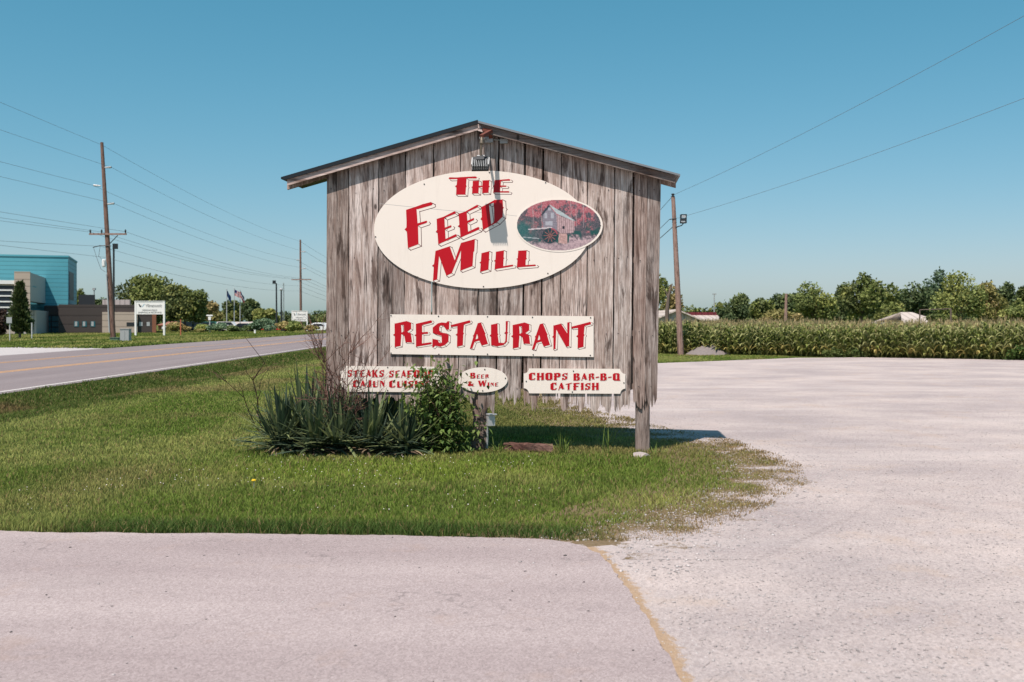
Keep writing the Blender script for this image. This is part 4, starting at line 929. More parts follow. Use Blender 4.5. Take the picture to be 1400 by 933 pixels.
twiggy('bare_shrub', 'bare reddish brown twiggy shrub in front of the left wall edge', G(462, 614), [P(x_, y_, Yt) for x_, y_ in ((432, 458), (440, 448), (450, 470), (462, 480), (478, 500), (490, 455), (505, 470), (520, 505), (430, 500), (445, 490), (470, 462), (498, 490))], .0095, 5, 8)
twiggy('dry_stalk', 'tall thin dry stalk forked at its top beside the yucca', G(357, 596), [P(346, 462, 13.4)], .012, 6, 6, 1)
twiggy('dry_stalk', 'leaning dry stalk bent left out of the yucca clump', G(366, 598), [P(298, 505, 13.2)], .011, 7, 4, 1)
def weeds(px, py, n, L, label, seed, up=60):
    b = G(px, py); t_ = thing('weed_tuft', label, 'weed', b); rr = random.Random(seed); mb = MB()
    for k in range(n):
        c_ = rr.uniform(.8, 1.3); strap(mb, b + Vector((rr.uniform(-.05, .05), rr.uniform(-.04, .04), 0)), rr.uniform(0, 6.28), R(rr.uniform(up - 30, up + 28)), L * rr.uniform(.5, 1.1), .012, rr.uniform(0, .7), (.15 * c_, .21 * c_, .045 * c_), 5)
    mb.build('leaves', M['leaf'], t_, vcol=True)
weeds(771, 621, 26, .36, 'bright tuft of tall weed right of the rotten timber', 1)
weeds(828, 622, 11, .40, 'few thin upright stems between the timber and right post', 2, 84)
weeds(681, 619, 30, .24, 'low bright weed clump left of the rotten timber', 3, 45)
weeds(897, 621, 20, .17, 'small grass clump at the right post foot behind the rock', 4, 50)
fw = thing('dandelion', 'single yellow flower alone in the lawn', 'flower', G(347, 667)); b = G(347, 667)
M['yellow'] = plain('yellow_petal', (.65, .42, .02), .7); mb = MB(); mb.lathe(b + Vector((0, 0, .075)), [(.004, -.01), (.026, 0), (.022, .01), (.006, .016)], 10); mb.build('bloom', M['yellow'], fw)
mb = MB(); mb.tube([b, b + Vector((.004, 0, .07))], .002, 5); mb.build('stem', M['leaf'], fw, vcol=True)

# ------------------------------------------------------------------ trees and shrubs far off
def crown(mb_v, mb_c, c, rx_, ry_, rz_, n, size, cols, seed, lobes=11, dens=.5):
    r = np.random.RandomState(seed); L = []
    for k in range(lobes):
        a_ = r.rand() * 6.283; e_ = r.uniform(-.75, 1.0); rr_ = math.sqrt(max(0, 1 - e_ * e_)) * r.uniform(.45, .78)
        s_ = r.uniform(.36, .58); L.append((c[0] + math.cos(a_) * rr_ * rx_, c[1] + math.sin(a_) * rr_ * ry_, c[2] + e_ * rz_ * .68, s_ * rx_, s_ * ry_, s_ * rz_ * .95))
    L.append((c[0], c[1], c[2], rx_ * .6, ry_ * .6, rz_ * .6)); m = int(n * 1.25) // len(L)
    for i, (x_, y_, z_, a_, b_, h_) in enumerate(L):
        d = r.normal(size=(m, 3)); d /= np.linalg.norm(d, axis=1)[:, None]; rad = (r.rand(m) ** .3)[:, None] * (0.9 + .25 * r.rand(m))[:, None]
        p = np.array([x_, y_, z_]) + d * rad * np.array([a_, b_, h_])
        u = r.normal(size=(m, 3)); u /= np.linalg.norm(u, axis=1)[:, None]; w_ = np.cross(u, r.normal(size=(m, 3))); w_ /= np.linalg.norm(w_, axis=1)[:, None]
        s_ = (size * (.5 + .9 * r.rand(m)))[:, None]
        v = np.stack([p - u * s_ * .5, p + w_ * s_ * .32, p + u * s_ * .5, p - w_ * s_ * .32], 1)
        base = np.array(cols[r.randint(len(cols))]); cc = base[None] * (.7 + .6 * r.rand(m))[:, None]
        mb_v.append(v.reshape(-1, 3)); mb_c.append(np.repeat(cc, 4, 0))
OAK = [(0.129, 0.158, 0.044), (0.171, 0.198, 0.054), (0.215, 0.225, 0.065), (0.109, 0.131, 0.044)]
DARK = [(0.083, 0.117, 0.047), (0.104, 0.136, 0.053), (0.131, 0.162, 0.058)]
LIME = [(0.237, 0.257, 0.072), (0.196, 0.227, 0.068), (0.277, 0.283, 0.086), (0.165, 0.197, 0.061)]
TAN = [(0.266, 0.236, 0.084), (0.228, 0.217, 0.07), (0.319, 0.248, 0.104)]
BLUE = [(0.127, 0.192, 0.114), (0.158, 0.218, 0.127), (0.107, 0.158, 0.092)]
def tree(x0, x1, top, Y, cols, label, seed, name='broadleaf_tree', bot=None, n=3200, size=None, lobes=11, group=None, cat='tree', trunk=True):
    cx = (x0 + x1) / 2; bot = bot or 446; b = P(cx, HZ, Y); b.z = 0; zt = P(cx, top, Y).z; zb = max(0.3, P(cx, bot, Y).z); hw = (x1 - x0) / 2 / F * Y * 1.12
    t_ = thing(name, label, cat, b, group=group); V, Cc = [], []; size = size or Y * .0031
    crown(V, Cc, (b.x, b.y, (zt + zb) / 2), hw, hw * .9, (zt - zb) / 2, n, size, cols, seed, lobes)
    v = np.concatenate(V); c = np.concatenate(Cc); k = v[:, 2].reshape(-1, 4).min(1) > 0.02; idx = np.arange(len(v)).reshape(-1, 4)[k]
    bulk('crown', v, [idx], c, M['far_leaf'], t_)
    if trunk:
        mb = MB(); rr = random.Random(seed); h = (zt + zb) / 2; r0 = max(.08, (zt) * .022)
        mb.tube([b, b + Vector((rr.uniform(-.1, .1), 0, h * .5)), b + Vector((rr.uniform(-.3, .3), 0, h))], [r0, r0 * .8, r0 * .5], 7)
        for k in range(4):
            a_ = rr.uniform(0, 6.28); s_ = b + Vector((0, 0, h * rr.uniform(.35, .7))); mb.tube([s_, s_ + Vector((math.cos(a_) * hw * .3, math.sin(a_) * hw * .3, h * .3)), s_ + Vector((math.cos(a_) * hw * .6, math.sin(a_) * hw * .6, h * .5))], [r0 * .5, r0 * .3, r0 * .12], 5)
        mb.build('trunk', M['bark'], t_)
    return t_
GR = 'trees behind the corn field'
for i, a in enumerate([
    (996, 1030, 405, 128, DARK, 'dark rounded tree right of the maroon roofed shed'), (1026, 1058, 408, 135, OAK, 'low spreading tree left of the short brown pole'),
    (1052, 1092, 397, 140, DARK, 'dark tree rising behind the short brown pole'), (1086, 1142, 389, 118, LIME, 'broad light green tree right of the short brown pole'),
    (1134, 1166, 390, 132, DARK, 'dark narrow tree between the light green tree and the tallest one'), (1155, 1202, 374, 125, OAK, 'tall mid green tree with rounded top above the corn'),
    (1194, 1232, 392, 135, OAK, 'lower olive tree between the tall tree and the pale roof'), (1226, 1280, 385, 142, DARK, 'deep green tree standing behind the pale roof'),
    (1262, 1300, 370, 150, BLUE, 'tallest thin crowned tree poking above the pale roof'), (1276, 1340, 375, 112, LIME, 'big pale green tree right of the pale roof'),
    (1332, 1372, 390, 120, TAN, 'yellowish tree right of the big pale green one'), (1356, 1392, 386, 145, DARK, 'dark tree before the right photo edge'),
    (1382, 1420, 391, 130, OAK, 'tree cut by the right photo edge'), (1366, 1412, 418, 108, LIME, 'low yellow green bushy tree at the right edge of the corn'),
    (1098, 1130, 402, 150, DARK, 'dark tree half hidden behind the broad light green one'),
    (1196, 1236, 416, 116, OAK, 'low bushy tree left of the pale roof'), (1270, 1306, 426, 104, OAK, 'low dark bush covering the right end of the pale roof'),
    (980, 1002, 422, 125, DARK, 'small dark bush at the right end of the maroon shed'), (1040, 1090, 424, 112, TAN, 'low scrubby growth at the foot of the short brown pole')]):
    tree(*a, seed=50 + i, group=GR, n=3600 if a[2] < 400 else 2400)
tree(884, 914, 372, 122, LIME, 'light green tree half hidden behind the right wall edge', 80, bot=428, n=2200, lobes=8)
tree(905, 931, 394, 128, TAN, 'brownish tree behind the slim pole with the floodlight', 81, n=2200)
dt = thing('dead_tree', 'bare dead trunk snag left of the slim pole', 'tree', P(911, HZ, 72) * Vector((1, 1, 0)) if False else (P(911, HZ, 72).x, 72, 0))
mb = MB(); mb.tube([(P(911, 440, 72).x, 72, 0), P(912, 425, 72), P(914, 405, 72), P(919, 388, 72)], [.18, .15, .11, .04], 7); mb.tube([P(913.5, 410, 72), P(911, 400, 72), P(906, 394, 72)], [.07, .05, .02], 5); mb.build('trunk', M['bark'], dt)
tree(163, 238, 379, 168, OAK, 'big spreading oak behind the far white sign', 90, n=6500, lobes=16, size=.5)
tree(226, 281, 384, 160, OAK, 'rounded oak right of the far white sign', 91, n=5500, lobes=14, size=.5)
for i, a in enumerate([(274, 306, 415, 240, TAN, 'low olive tree right of the rounded oak'), (300, 334, 413, 255, OAK, 'tree standing behind the flagpoles'),
                       (328, 356, 410, 250, DARK, 'dark tree right of the flagpoles'), (348, 378, 419, 245, LIME, 'paler low tree before the two light poles')]):
    tree(*a, seed=95 + i, group='trees beyond the far car park', n=3000)
tree(98, 121, 398, 200, OAK, 'tree behind the brown building beside the teal block', 101, n=1800)
tree(128, 148, 406, 215, DARK, 'small tree behind the leaning pole above the brown roof', 102, n=1500)
# far wood: one mass
V, Cc = [], []
for k in range(130):
    x_ = 360 + k * 5; Yq = 420 + rnd.uniform(-20, 20); b = P(x_, HZ, Yq); crown(V, Cc, (b.x, b.y, 2.4), 5, 4, rnd.uniform(3.0, 4.4), 220, 1.3, DARK + OAK, 300 + k, 4)
for k in range(40):
    x_ = 60 + k * 6; Yq = 520 + rnd.uniform(-20, 20); b = P(x_, HZ, Yq); crown(V, Cc, (b.x, b.y, 2.4), 7, 4, rnd.uniform(3.2, 5.5), 200, 1.8, DARK + OAK, 400 + k, 4)
for k in range(90):
    x_ = 860 + k * 7; Yq = 260 + rnd.uniform(-20, 20); b = P(x_, HZ, Yq); crown(V, Cc, (b.x, b.y, 2.4), 4.5, 4, rnd.uniform(2.5, 4.6), 200, 1.1, DARK + OAK, 500 + k, 4)
v = np.concatenate(V); tag(bulk('far_wood', v, [np.arange(len(v)).reshape(-1, 4)], np.concatenate(Cc), M['far_leaf']), 'low dark line of woods on the far horizon', 'woods', kind='stuff')
BG = 'shrubs along the far car park'
for i, (x0, x1, top, Y, cols, lab) in enumerate([
    (229, 260, 442.5, 150, TAN, 'reddish green low shrub right of the far white sign'), (262, 288, 445, 152, LIME, 'flat yellow green shrub left of the first round blue green one'),
    (286, 311, 441.5, 150, BLUE, 'round blue green shrub below the flagpoles'), (311, 330, 446, 150, DARK, 'low dark shrub right of the white parked car'),
    (328, 346, 447, 150, DARK, 'low dark shrub left of the biggest round shrub'), (344, 378, 437, 150, BLUE, 'biggest round blue green shrub by the far road'),
    (377, 402, 440.5, 152, TAN, 'brownish green shrub left of the second far sign'), (392, 418, 440, 150, LIME, 'yellow green shrub at the foot of the far pole'),
    (416, 434, 446, 156, TAN, 'small reddish shrub right of the second far sign'), (266, 278, 451, 146, TAN, 'tiny dark shrub in front of the flat yellow green one')]):
    tree(x0, x1, top - 1, Y, [tuple(q_ * 1.3 for q_ in c_) for c_ in cols], lab, 120 + i, 'round_shrub', 457, 1700, .3, 7, BG, 'shrub', False)
# conifer and dark red shrub by the teal building
def conifer():
    Y = 100.0; b = P(27, HZ, Y); b.z = 0; zt = P(27, 388, Y).z; t_ = thing('conifer', 'narrow pointed evergreen on a bare trunk before the teal building', 'tree', b); r = np.random.RandomState(3); n = 5200
    z = r.rand(n) ** 1.15; prof = np.where(z < .15, .55 + z * 3, 1.0 * (1 - (z - .15) / .85) ** .8 + .02); a_ = r.rand(n) * 6.283; wob = .8 + .35 * np.sin(a_ * 5 + z * 30)
    R_ = prof * 1.02 * wob * r.rand(n) ** .35; p = np.stack([b.x + np.cos(a_) * R_, b.y + np.sin(a_) * R_, .7 + z * (zt - .7)], 1)
    u = np.stack([np.cos(a_) * .7, np.sin(a_) * .7, .4 + .6 * r.rand(n)], 1) + r.normal(size=(n, 3)) * .3; w_ = np.cross(u, r.normal(size=(n, 3))); w_ /= np.linalg.norm(w_, axis=1)[:, None]; s_ = (.22 + .2 * r.rand(n))[:, None]
    v = np.stack([p, p + u * s_ * .5 + w_ * s_ * .25, p + u * s_, p + u * s_ * .5 - w_ * s_ * .25], 1).reshape(-1, 3)
    c = np.repeat(np.array([.07, .095, .032])[None] * (.6 + .9 * r.rand(n))[:, None], 4, 0)
    bulk('foliage', v, [np.arange(len(v)).reshape(-1, 4)], c, M['far_leaf'], t_)
    mb = MB(); mb.tube([b, b + Vector((.05, 0, 1.6)), b + Vector((0, 0, zt * .8))], [.13, .1, .03], 7); mb.build('trunk', M['bark'], t_)
conifer()
tree(-14, 13, 424, 100, [(.05, .03, .025), (.065, .04, .03), (.04, .03, .022)], 'dark reddish shrub at the left photo edge', 140, 'red_shrub', 461, 1800, .3, 7, None, 'shrub', False)
tree(34, 46, 436, 104, DARK, 'dark narrow shrub behind the pointed evergreen', 141, 'dark_shrub', 458, 1200, .28, 6, None, 'shrub', False)

# ------------------------------------------------------------------ corn
def corn():
    V, F4, F3, Cc = [], [], [], []; nv = 0; r = np.random.RandomState(77)
    # front line of the field on the ground
    A = np.array([-9.0, 62.26]); B = np.array([40.0, 36.5]); d = (B - A) / np.linalg.norm(B - A); nrm_ = np.array([-d[1], d[0]]); Ln = np.linalg.norm(B - A)
    protos = []
    for k in range(9):
        vs, fs, cs = [], [], []
        H = 1.50 * r.uniform(.93, 1.06)
        def quad(p0, p1, p2, p3, c):
            n0 = len(vs); vs.extend([p0, p1, p2, p3]); fs.append((n0, n0 + 1, n0 + 2, n0 + 3)); cs.extend([c] * 4)
        for s_ in ((1, 0), (0, 1)):
            w_ = .016; quad((-s_[0] * w_, -s_[1] * w_, 0), (s_[0] * w_, s_[1] * w_, 0), (s_[0] * w_ * .6, s_[1] * w_ * .6, H), (-s_[0] * w_ * .6, -s_[1] * w_ * .6, H), (.15, .15, .055))
        az = r.rand() * 6.28
        for i in range(11):
            z0 = .12 + H * .8 * i / 10; az += math.pi + r.normal() * .5; L = r.uniform(.5, .85) * (1.0 if i < 9 else .75); t_ = i / 10
            low = (.33, .27, .09) if r.rand() < .55 else (.19, .195, .055)
            up = [(.085, .106, .025), (.155, .178, .045), (.30, .30, .125)][r.randint(3)]
            c = low if i < 3 else up
            p = np.array([0, 0, z0]); dr = np.array([math.cos(az) * .55, math.sin(az) * .55, .95]); sd_ = np.array([-math.sin(az), math.cos(az), 0]); w0 = .062
            pts = []
            for k2 in range(5):
                ww = w0 * (.8, 1, .85, .55, .05)[k2]; pts.append((p - sd_ * ww, p + sd_ * ww)); p = p + dr * L / 4; dr = dr + np.array([math.cos(az) * .12, math.sin(az) * .12, -.62]); dr /= max(1, np.linalg.norm(dr))
            for k2 in range(4): quad(tuple(pts[k2][0]), tuple(pts[k2][1]), tuple(pts[k2 + 1][1]), tuple(pts[k2 + 1][0]), c)
        for i in range(5):
            a_ = r.rand() * 6.28; w_ = .008; e_ = np.array([math.cos(a_) * .09, math.sin(a_) * .09, .13 + .08 * r.rand()]) if i else np.array([0, 0, .24]); s_ = np.array([-math.sin(a_), math.cos(a_), 0]) * w_
            b0 = np.array([0, 0, H - .03]); quad(tuple(b0 - s_), tuple(b0 + s_), tuple(b0 + e_ + s_), tuple(b0 + e_ - s_), (.38, .29, .15))
        protos.append((np.array(vs), np.array(fs), np.array(cs)))
    spots = []
    for row in range(46):
        sp = .19 if row < 7 else (.34 if row < 14 else .5); m = int(Ln / sp)
        for i in range(m):
            if r.rand() < .06 + .12 * (row == 0): continue
            p = A + d * (i * sp + r.normal() * .05) + nrm_ * (row * .76 + r.normal() * .06)
            if p[0] < -7 or p[0] / p[1] > .62: continue
            spots.append((p[0], p[1]))
    for (x_, y_) in spots:
        pv, pf, pc = protos[r.randint(len(protos))]; a_ = r.rand() * 6.283; s_ = r.uniform(.86, 1.12) * (1 + .16 * (vn(x_, y_, 4, 3) - .5)); cs_, sn = math.cos(a_), math.sin(a_)
        v = np.stack([pv[:, 0] * cs_ - pv[:, 1] * sn + x_, pv[:, 0] * sn + pv[:, 1] * cs_ + y_, pv[:, 2] * s_], 1)
        V.append(v); F4.append(pf + nv); Cc.append(pc * r.uniform(.9, 1.45)); nv += len(pv)
    tag(bulk('corn_field', np.concatenate(V), [np.concatenate(F4)], np.concatenate(Cc), M['grass']), 'dense field of tasselled green corn beyond the gravel lot', 'corn', kind='stuff')
corn()
# low weeds along the corn foot
V, Cc = [], []
for k in range(26):
    x_ = rnd.uniform(1130, 1420); b = G(x_, 489.5 + max(0, (x_ - 1250)) * .022); crown(V, Cc, (b.x, b.y + .5, .18), .5, .3, rnd.uniform(.12, .35), 90, .11, [(.07, .10, .025), (.09, .115, .03)], 700 + k, 3)
for k in range(3):
    b = P(1388 + k * 8, 480, 45.2); crown(V, Cc, (b.x, b.y, .3), .45, .35, .4, 160, .12, [(.07, .12, .025)], 740 + k, 3)
v = np.concatenate(V); tag(bulk('field_edge_weeds', v, [np.arange(len(v)).reshape(-1, 4)], np.concatenate(Cc), M['far_leaf']), 'low green weeds along the foot of the corn', 'weeds', kind='stuff')
# gravel heap
M['heap'] = plain('grey_heap_gravel', (.19, .163, .155), .95, var=.3, scale=9)
def heap():
    c = G(968, 485.5); bm = bmesh.new(); bmesh.ops.create_grid(bm, x_segments=44, y_segments=36, size=1)
    for v in bm.verts:
        d = math.hypot(v.co.x, v.co.y); h = max(0, 1 - d * d) ** 1.25 * .52; x_, y_ = v.co.x, v.co.y
        v.co = Vector((x_ * 1.28, y_ * 1.1, h + (float(vn(x_, y_, .12, 5)) - .5) * .025 * (h > 0) - .01))
    me = bpy.data.meshes.new('gravel_heap'); bm.to_mesh(me); bm.free(); me.materials.append(M['heap']); o = bpy.data.objects.new('gravel_heap', me); C.objects.link(o); o.location = c
    tag(o, 'low heap of grey gravel in front of the corn', 'gravel heap')
heap()

# ------------------------------------------------------------------ poles and wires
def pole(name, label, pts, radii, mat, group=None, cat='pole'):
    t_ = thing(name, label, cat, (pts[0][0], pts[0][1], 0), group=group); mb = MB(); mb.tube(pts, radii, 10); mb.build('shaft', mat, t_); return t_
YP = 96.0; base = P(155, 463, YP); base.z = -.2; topp = P(139.2, 195, YP)
big = pole('utility_pole', 'tall leaning brown utility pole beside the grey cabinet', [base, base.lerp(topp, .5), topp], [.26, .22, .15], M['pole_wood'], 'utility poles along the road')
def arm(t_, a, b, r_, mat, name): mb = MB(); mb.tube([a, b], r_, 7); return mb.build(name, mat, t_)
for (x0, y0, x1, y1) in ((141.5, 229.6, 152, 228.8), (138, 254.4, 128, 253.6), (145, 279.5, 156, 278.4)):
    a_, b_ = P(x0, y0, YP), P(x1, y1, YP - .1); mb = MB(); mb.tube([a_, b_], [.05, .11], 8); i_ = mb.build('insulator', M['silver'], big)
mb = MB(); mb.box(P(147.5, 320.3, YP - .25), (3.6, .12, .16)); mb.build('crossarm', M['pole_wood_pale'], big)
for x_ in (123.5, 139, 171.5): mb = MB(); mb.lathe(P(x_, 318, YP - .25), [(.05, -.1), (.07, .05), (.1, .12), (.05, .28)], 8); mb.build('insulator', M['dark_metal'], big)
mb = MB(); mb.tube([P(127, 338.5, YP - .2), P(137, 336, YP - .25), P(152, 336.5, YP - .25)], .045, 6); mb.build('lower_arm', M['dark_metal'], big)
mb = MB(); mb.tube([P(161, 322, YP - .3), P(150, 333.5, YP - .2)], .04, 6); mb.build('brace', M['dark_metal'], big)
mb = MB(); mb.lathe(P(142, 361, YP - .35), [(.14, -.3), (.18, -.2), (.18, .35), (.12, .42)], 10); mb.build('cutout_can', M['white'], big)
mb = MB(); mb.tube([P(128, 339, YP), P(132, 352, YP), P(138, 368, YP), P(144, 372, YP)], .02, 5); mb.tube([P(137, 337, YP), P(135, 350, YP), P(141, 357, YP)], .02, 5); mb.build('jumper_wire', M['wire'], big)
mb = MB(); mb.tube([P(145.6, 375, YP - .28), P(149.5, 455, YP - .3)], .06, 6); mb.build('conduit', M['silver'], big)
YF = 192.0; fb = P(411.5, 452.5, YF); fb.z = 0; ft = P(410.6, 328, YF)
farp = pole('utility_pole', 'second brown utility pole in front of the second far white sign', [fb, fb.lerp(ft, .5), ft], [.26, .22, .16], M['pole_wood'], 'utility poles along the road')
for x0, y0, x1, y1 in ((411, 344.6, 417.6, 344.2), (411, 356, 405.5, 355.5), (411, 367.5, 418, 367)):
    mb = MB(); mb.tube([P(x0, y0, YF), P(x1, y1, YF - .2)], [.06, .12], 7); mb.build('insulator', M['silver'], farp)
mb = MB(); mb.box(P(412, 382.6, YF - .25), (3.8, .12, .18)); mb.build('crossarm', M['pole_wood_pale'], farp)
def wire(name, label, a, b, sag, rad, group, ext=None, n=24):
    pts = []
    if ext is not None:
        for k in range(n + 1): t_ = k / n; p = ext.lerp(a, t_); p.z -= sag * .12 * 4 * t_ * (1 - t_); pts.append(p)
    for k in range(n + 1):
        t_ = k / n; p = a.lerp(b, t_); p.z -= sag * 4 * t_ * (1 - t_)
        if not (ext is not None and k == 0): pts.append(p)
    mb = MB(); mb.tube(pts, rad, 5); o = mb.build(name, M['wire'], None); return tag(o, label, 'wire', group)
WG = 'overhead wires along the road'
wl_ = [((140.5, 199), 137.7, (411, 330.5), 'topmost road wire, running to the very top of both utility poles'),
       ((152, 229), 177, (417.6, 344.4), 'road wire held by the upper right insulator of the tall pole'),
       ((128, 254), 218, (405.5, 355.7), 'road wire held by the left insulator of the tall pole'),
       ((156, 278.6), 241, (418, 367.2), 'road wire held by the lower right insulator of the tall pole'),
       ((171.5, 317), 290, (424, 381.6), 'road wire on the right end of the crossarm'),
       ((139, 317.5), 296, (414, 381.6), 'road wire on the middle of the crossarm'),
       ((123.5, 317.5), 299.5, (401, 381.6), 'road wire on the left end of the crossarm'),
       ((137, 337), 328, (409, 391), 'upper of the two lowest road wires, tied to the short arm'),
       ((143, 352), 334, (410, 398), 'lowest road wire, tied to the pole under the short arm')]
for i, ((ax, ay), yl, (bx, by), lab) in enumerate(wl_):
    a_ = P(ax, ay, YP - .2); b_ = P(bx, by, YF - .2)
    Ye = 70.0; e0 = P(-90, yl + (yl - ay) * .62, 72.0); e0 = a_ + (e0 - a_) * 2.4
    wire('road_wire', lab, a_, b_, .9, .013, WG, e0)
    e2 = b_ + Vector((-2, 110, -1.5)); wire('road_wire', 'far continuation: ' + lab, b_, e2, 1.0, .02, 'overhead wires beyond the second pole')
# right-hand slim pole
YR = 52.0; rb_ = P(931, 487, YR); rb_.z = -.1; rt = P(920.3, 270, YR)
slim = pole('slim_pole', 'slim leaning wooden pole with a floodlight, by the gravel heap', [rb_, rb_.lerp(rt, .5), rt], [.165, .14, .10], M['pole_wood_pale'])
mb = MB(); mb.lathe(P(920, 267.5, YR), [(.06, -.14), (.1, -.05), (.05, 0), (.1, .06), (.06, .1)], 8); mb.build('insulator', M['dark_metal'], slim)
mb = MB(); mb.tube([P(915.5, 300.2, YR - .1), P(925, 299, YR - .1)], .03, 6); mb.build('cable_clamp', M['dark_metal'], slim)
ld = MB(); ld.tube([P(924, 311.5, YR - .1), P(927, 310, YR - .25), P(932, 308.5, YR - .3), P(934.3, 305.5, YR - .3)], .03, 6); la = ld.build('lamp_arm', M['dark_metal'], slim)
hd = MB(); c_ = P(934.3, 299.5, YR - .35)
for a0, b0, z0, z1 in ((-.15, .15, .17, .24), (-.15, .15, -.24, -.18), (-.17, -.1, -.22, .22), (.1, .17, -.22, .22)): hd.box((c_.x + (a0 + b0) / 2 + (z0 + z1) * .07, c_.y, c_.z + (z0 + z1) / 2), (b0 - a0, .08, z1 - z0))
hd.box((c_.x - .01, c_.y, c_.z - .03), (.26, .12, .13)); hh_ = hd.build('lamp_head', M['dark_metal'], la)
hd = MB(); hd.box((c_.x + .02, c_.y - .02, c_.z + .12), (.2, .05, .12)); hd.box((c_.x - .02, c_.y - .02, c_.z - .13), (.2, .05, .09)); hd.build('lamp_panel', M['silver'], hh_)
# the lamp's panel must hang from the pole itself
RG = 'wires of the slim pole'
wire('service_wire', 'upper wire rising from the slim pole top to the upper right', P(920.3, 267, YR), P(1720, -160, 25), .35, .0075, RG)
wire('service_wire', 'lower wire rising from the slim pole clamp to the right', P(925, 299, YR), P(1720, 8, 25), .3, .0075, RG)
wire('service_wire', 'wire dropping left from the slim pole top behind the sign', P(919.5, 268.5, YR), P(760, 415, 95), .6, .014, RG)
wire('service_wire', 'wire dropping left from the slim pole clamp behind the sign', P(915.5, 300, YR), P(760, 425, 95), .5, .014, RG)
wire('service_wire', 'thicker cable leaving the slim pole below its clamp', P(922, 308.5, YR), P(760, 432, 95), .4, .02, RG)
sp = pole('short_pole', 'short brown wooden pole before the dark tree beyond the corn', [Vector((P(1073.5, 440, 100).x, 100, 0)), P(1075, 402, 100)], [.17, .13], M['pole_wood_pale'])
mb = MB(); mb.lathe(P(1075, 401.5, 100), [(.13, -.05), (.13, .05)], 8); mb.build('pole_cap', M['silver'], sp)
tm = pole('floodlight_mast', 'thin grey mast with a small T head above the maroon roof', [Vector((P(976.5, 440, 190).x, 190, 0)), P(976.5, 403, 190)], [.14, .1], M['grey_metal'], cat='mast')
mb = MB(); mb.box(P(976.7, 402.3, 190), (.75, .2, .22)); mb.build('lamp_head', M['grey_metal'], tm)
# lamp posts left
l1 = pole('street_lamp', 'dark square lamp post right of the tall leaning pole', [Vector((P(155.5, 440, 120).x, 120, 0)), P(155.5, 340, 120)], [.13, .11], M['dark_metal'], cat='street lamp')
mb = MB(); mb.box(P(157.6, 337, 120), (.62, .5, .62), .4); mb.build('lamp_head', M['dark_metal'], l1)
l2 = pole('street_lamp', 'small grey lamp post rising behind the brown building', [Vector((P(128.7, 440, 180).x, 180, 0)), P(128.7, 397, 180)], [.14, .11], M['grey_metal'], cat='street lamp')
mb = MB(); mb.box(P(128.7, 395.5, 180), (.5, .4, .4)); mb.build('lamp_head', M['grey_metal'], l2)
l3 = pole('street_lamp', 'tall dark lamp post with angled head near the second far sign', [Vector((P(378.3, 440, 185).x, 185, 0)), P(377.8, 387.5, 185)], [.17, .13], M['dark_metal'], cat='street lamp')
mb = MB(); mb.box(P(374.8, 386, 185), (.5, .5, .62), .5); mb.build('lamp_head', M['dark_metal'], l3)
l4 = pole('street_lamp', 'shorter lamp post with pale head right of the tall dark one', [Vector((P(384.7, 440, 195).x, 195, 0)), P(384.5, 398, 195)], [.17, .13], M['dark_metal'], cat='street lamp')
mb = MB(); mb.lathe(P(384.4, 396, 195), [(.2, -.3), (.32, 0), (.2, .25)], 8); mb.build('lamp_head', M['silver'], l4)
at = thing('lattice_mast', 'faint thin lattice radio mast behind the lamp posts', 'mast', (P(387.7, 440, 330).x, 330, 0)); mb = MB(); xb = P(387.7, 440, 330).x; zt = P(387.7, 387, 330).z
for dx, dy in ((-.25, 0), (.25, 0), (0, .4)): mb.tube([(xb + dx, 330 + dy, 0), (xb + dx * .5, 330 + dy * .5, zt)], .05, 4)
for k in range(14): z0 = zt * k / 14; mb.tube([(xb - .25, 330, z0), (xb + .22, 330, z0 + zt / 14)], .035, 4)
mb.build('lattice', M['grey_metal'], at)
M['flag'] = vmat('flag_cloth_colours', .25, .05, 3)
for i, (px, pt, lab, kind) in enumerate(((310, 396, 'left flagpole with a dark blue flag', 0), (320.3, 395, 'middle flagpole with the striped red and white flag', 1), (328.2, 397, 'right flagpole with a dark flag edged white', 2))):
    Y = 185 + i; x_ = P(px, 440, Y).x; zt = P(px, pt, Y).z; t_ = thing('flagpole', lab, 'flagpole', (x_, Y, 0), group='flagpoles by the far car park')
    mb = MB(); mb.tube([(x_, Y, 0), (x_, Y, zt)], [.1, .06], 7); mb.lathe((x_, Y, zt), [(.04, 0), (.1, .08), (.04, .17)], 8); mb.build('shaft', M['silver'], t_)
    mb = MB(); nx_, nz_ = 12, 14; hw, hh = 1.75, 1.15; v = []; f = []; cl = []
    for a_ in range(nx_):
        for b_ in range(nz_):
            for (ci, cj) in ((0, 0), (1, 0), (1, 1), (0, 1)):
                s_ = (a_ + ci) / nx_; t2 = (b_ + cj) / nz_; v.append((x_ + .06 + s_ * hw * (.42 if kind != 1 else .62), Y + .14 * math.sin(s_ * 9), zt - .15 - t2 * hh - s_ * (1.25 if kind != 1 else .55)))
            k0 = len(v) - 4; f.append((k0, k0 + 1, k0 + 2, k0 + 3))
            if kind == 1: c_ = (.02, .03, .12) if a_ < 5 and b_ < 7 else ((.5, .03, .04) if b_ % 2 == 0 else (.7, .68, .66))
            elif kind == 0: c_ = (.02, .05, .13)
            else: c_ = (.03, .04, .1) if b_ < 6 else ((.6, .58, .58) if b_ < 9 else (.25, .03, .05))
            cl += [c_] * 4
    mb.v = v; mb.f = f; mb.c = cl; mb.build('flag', M['flag'], t_, vcol=True)

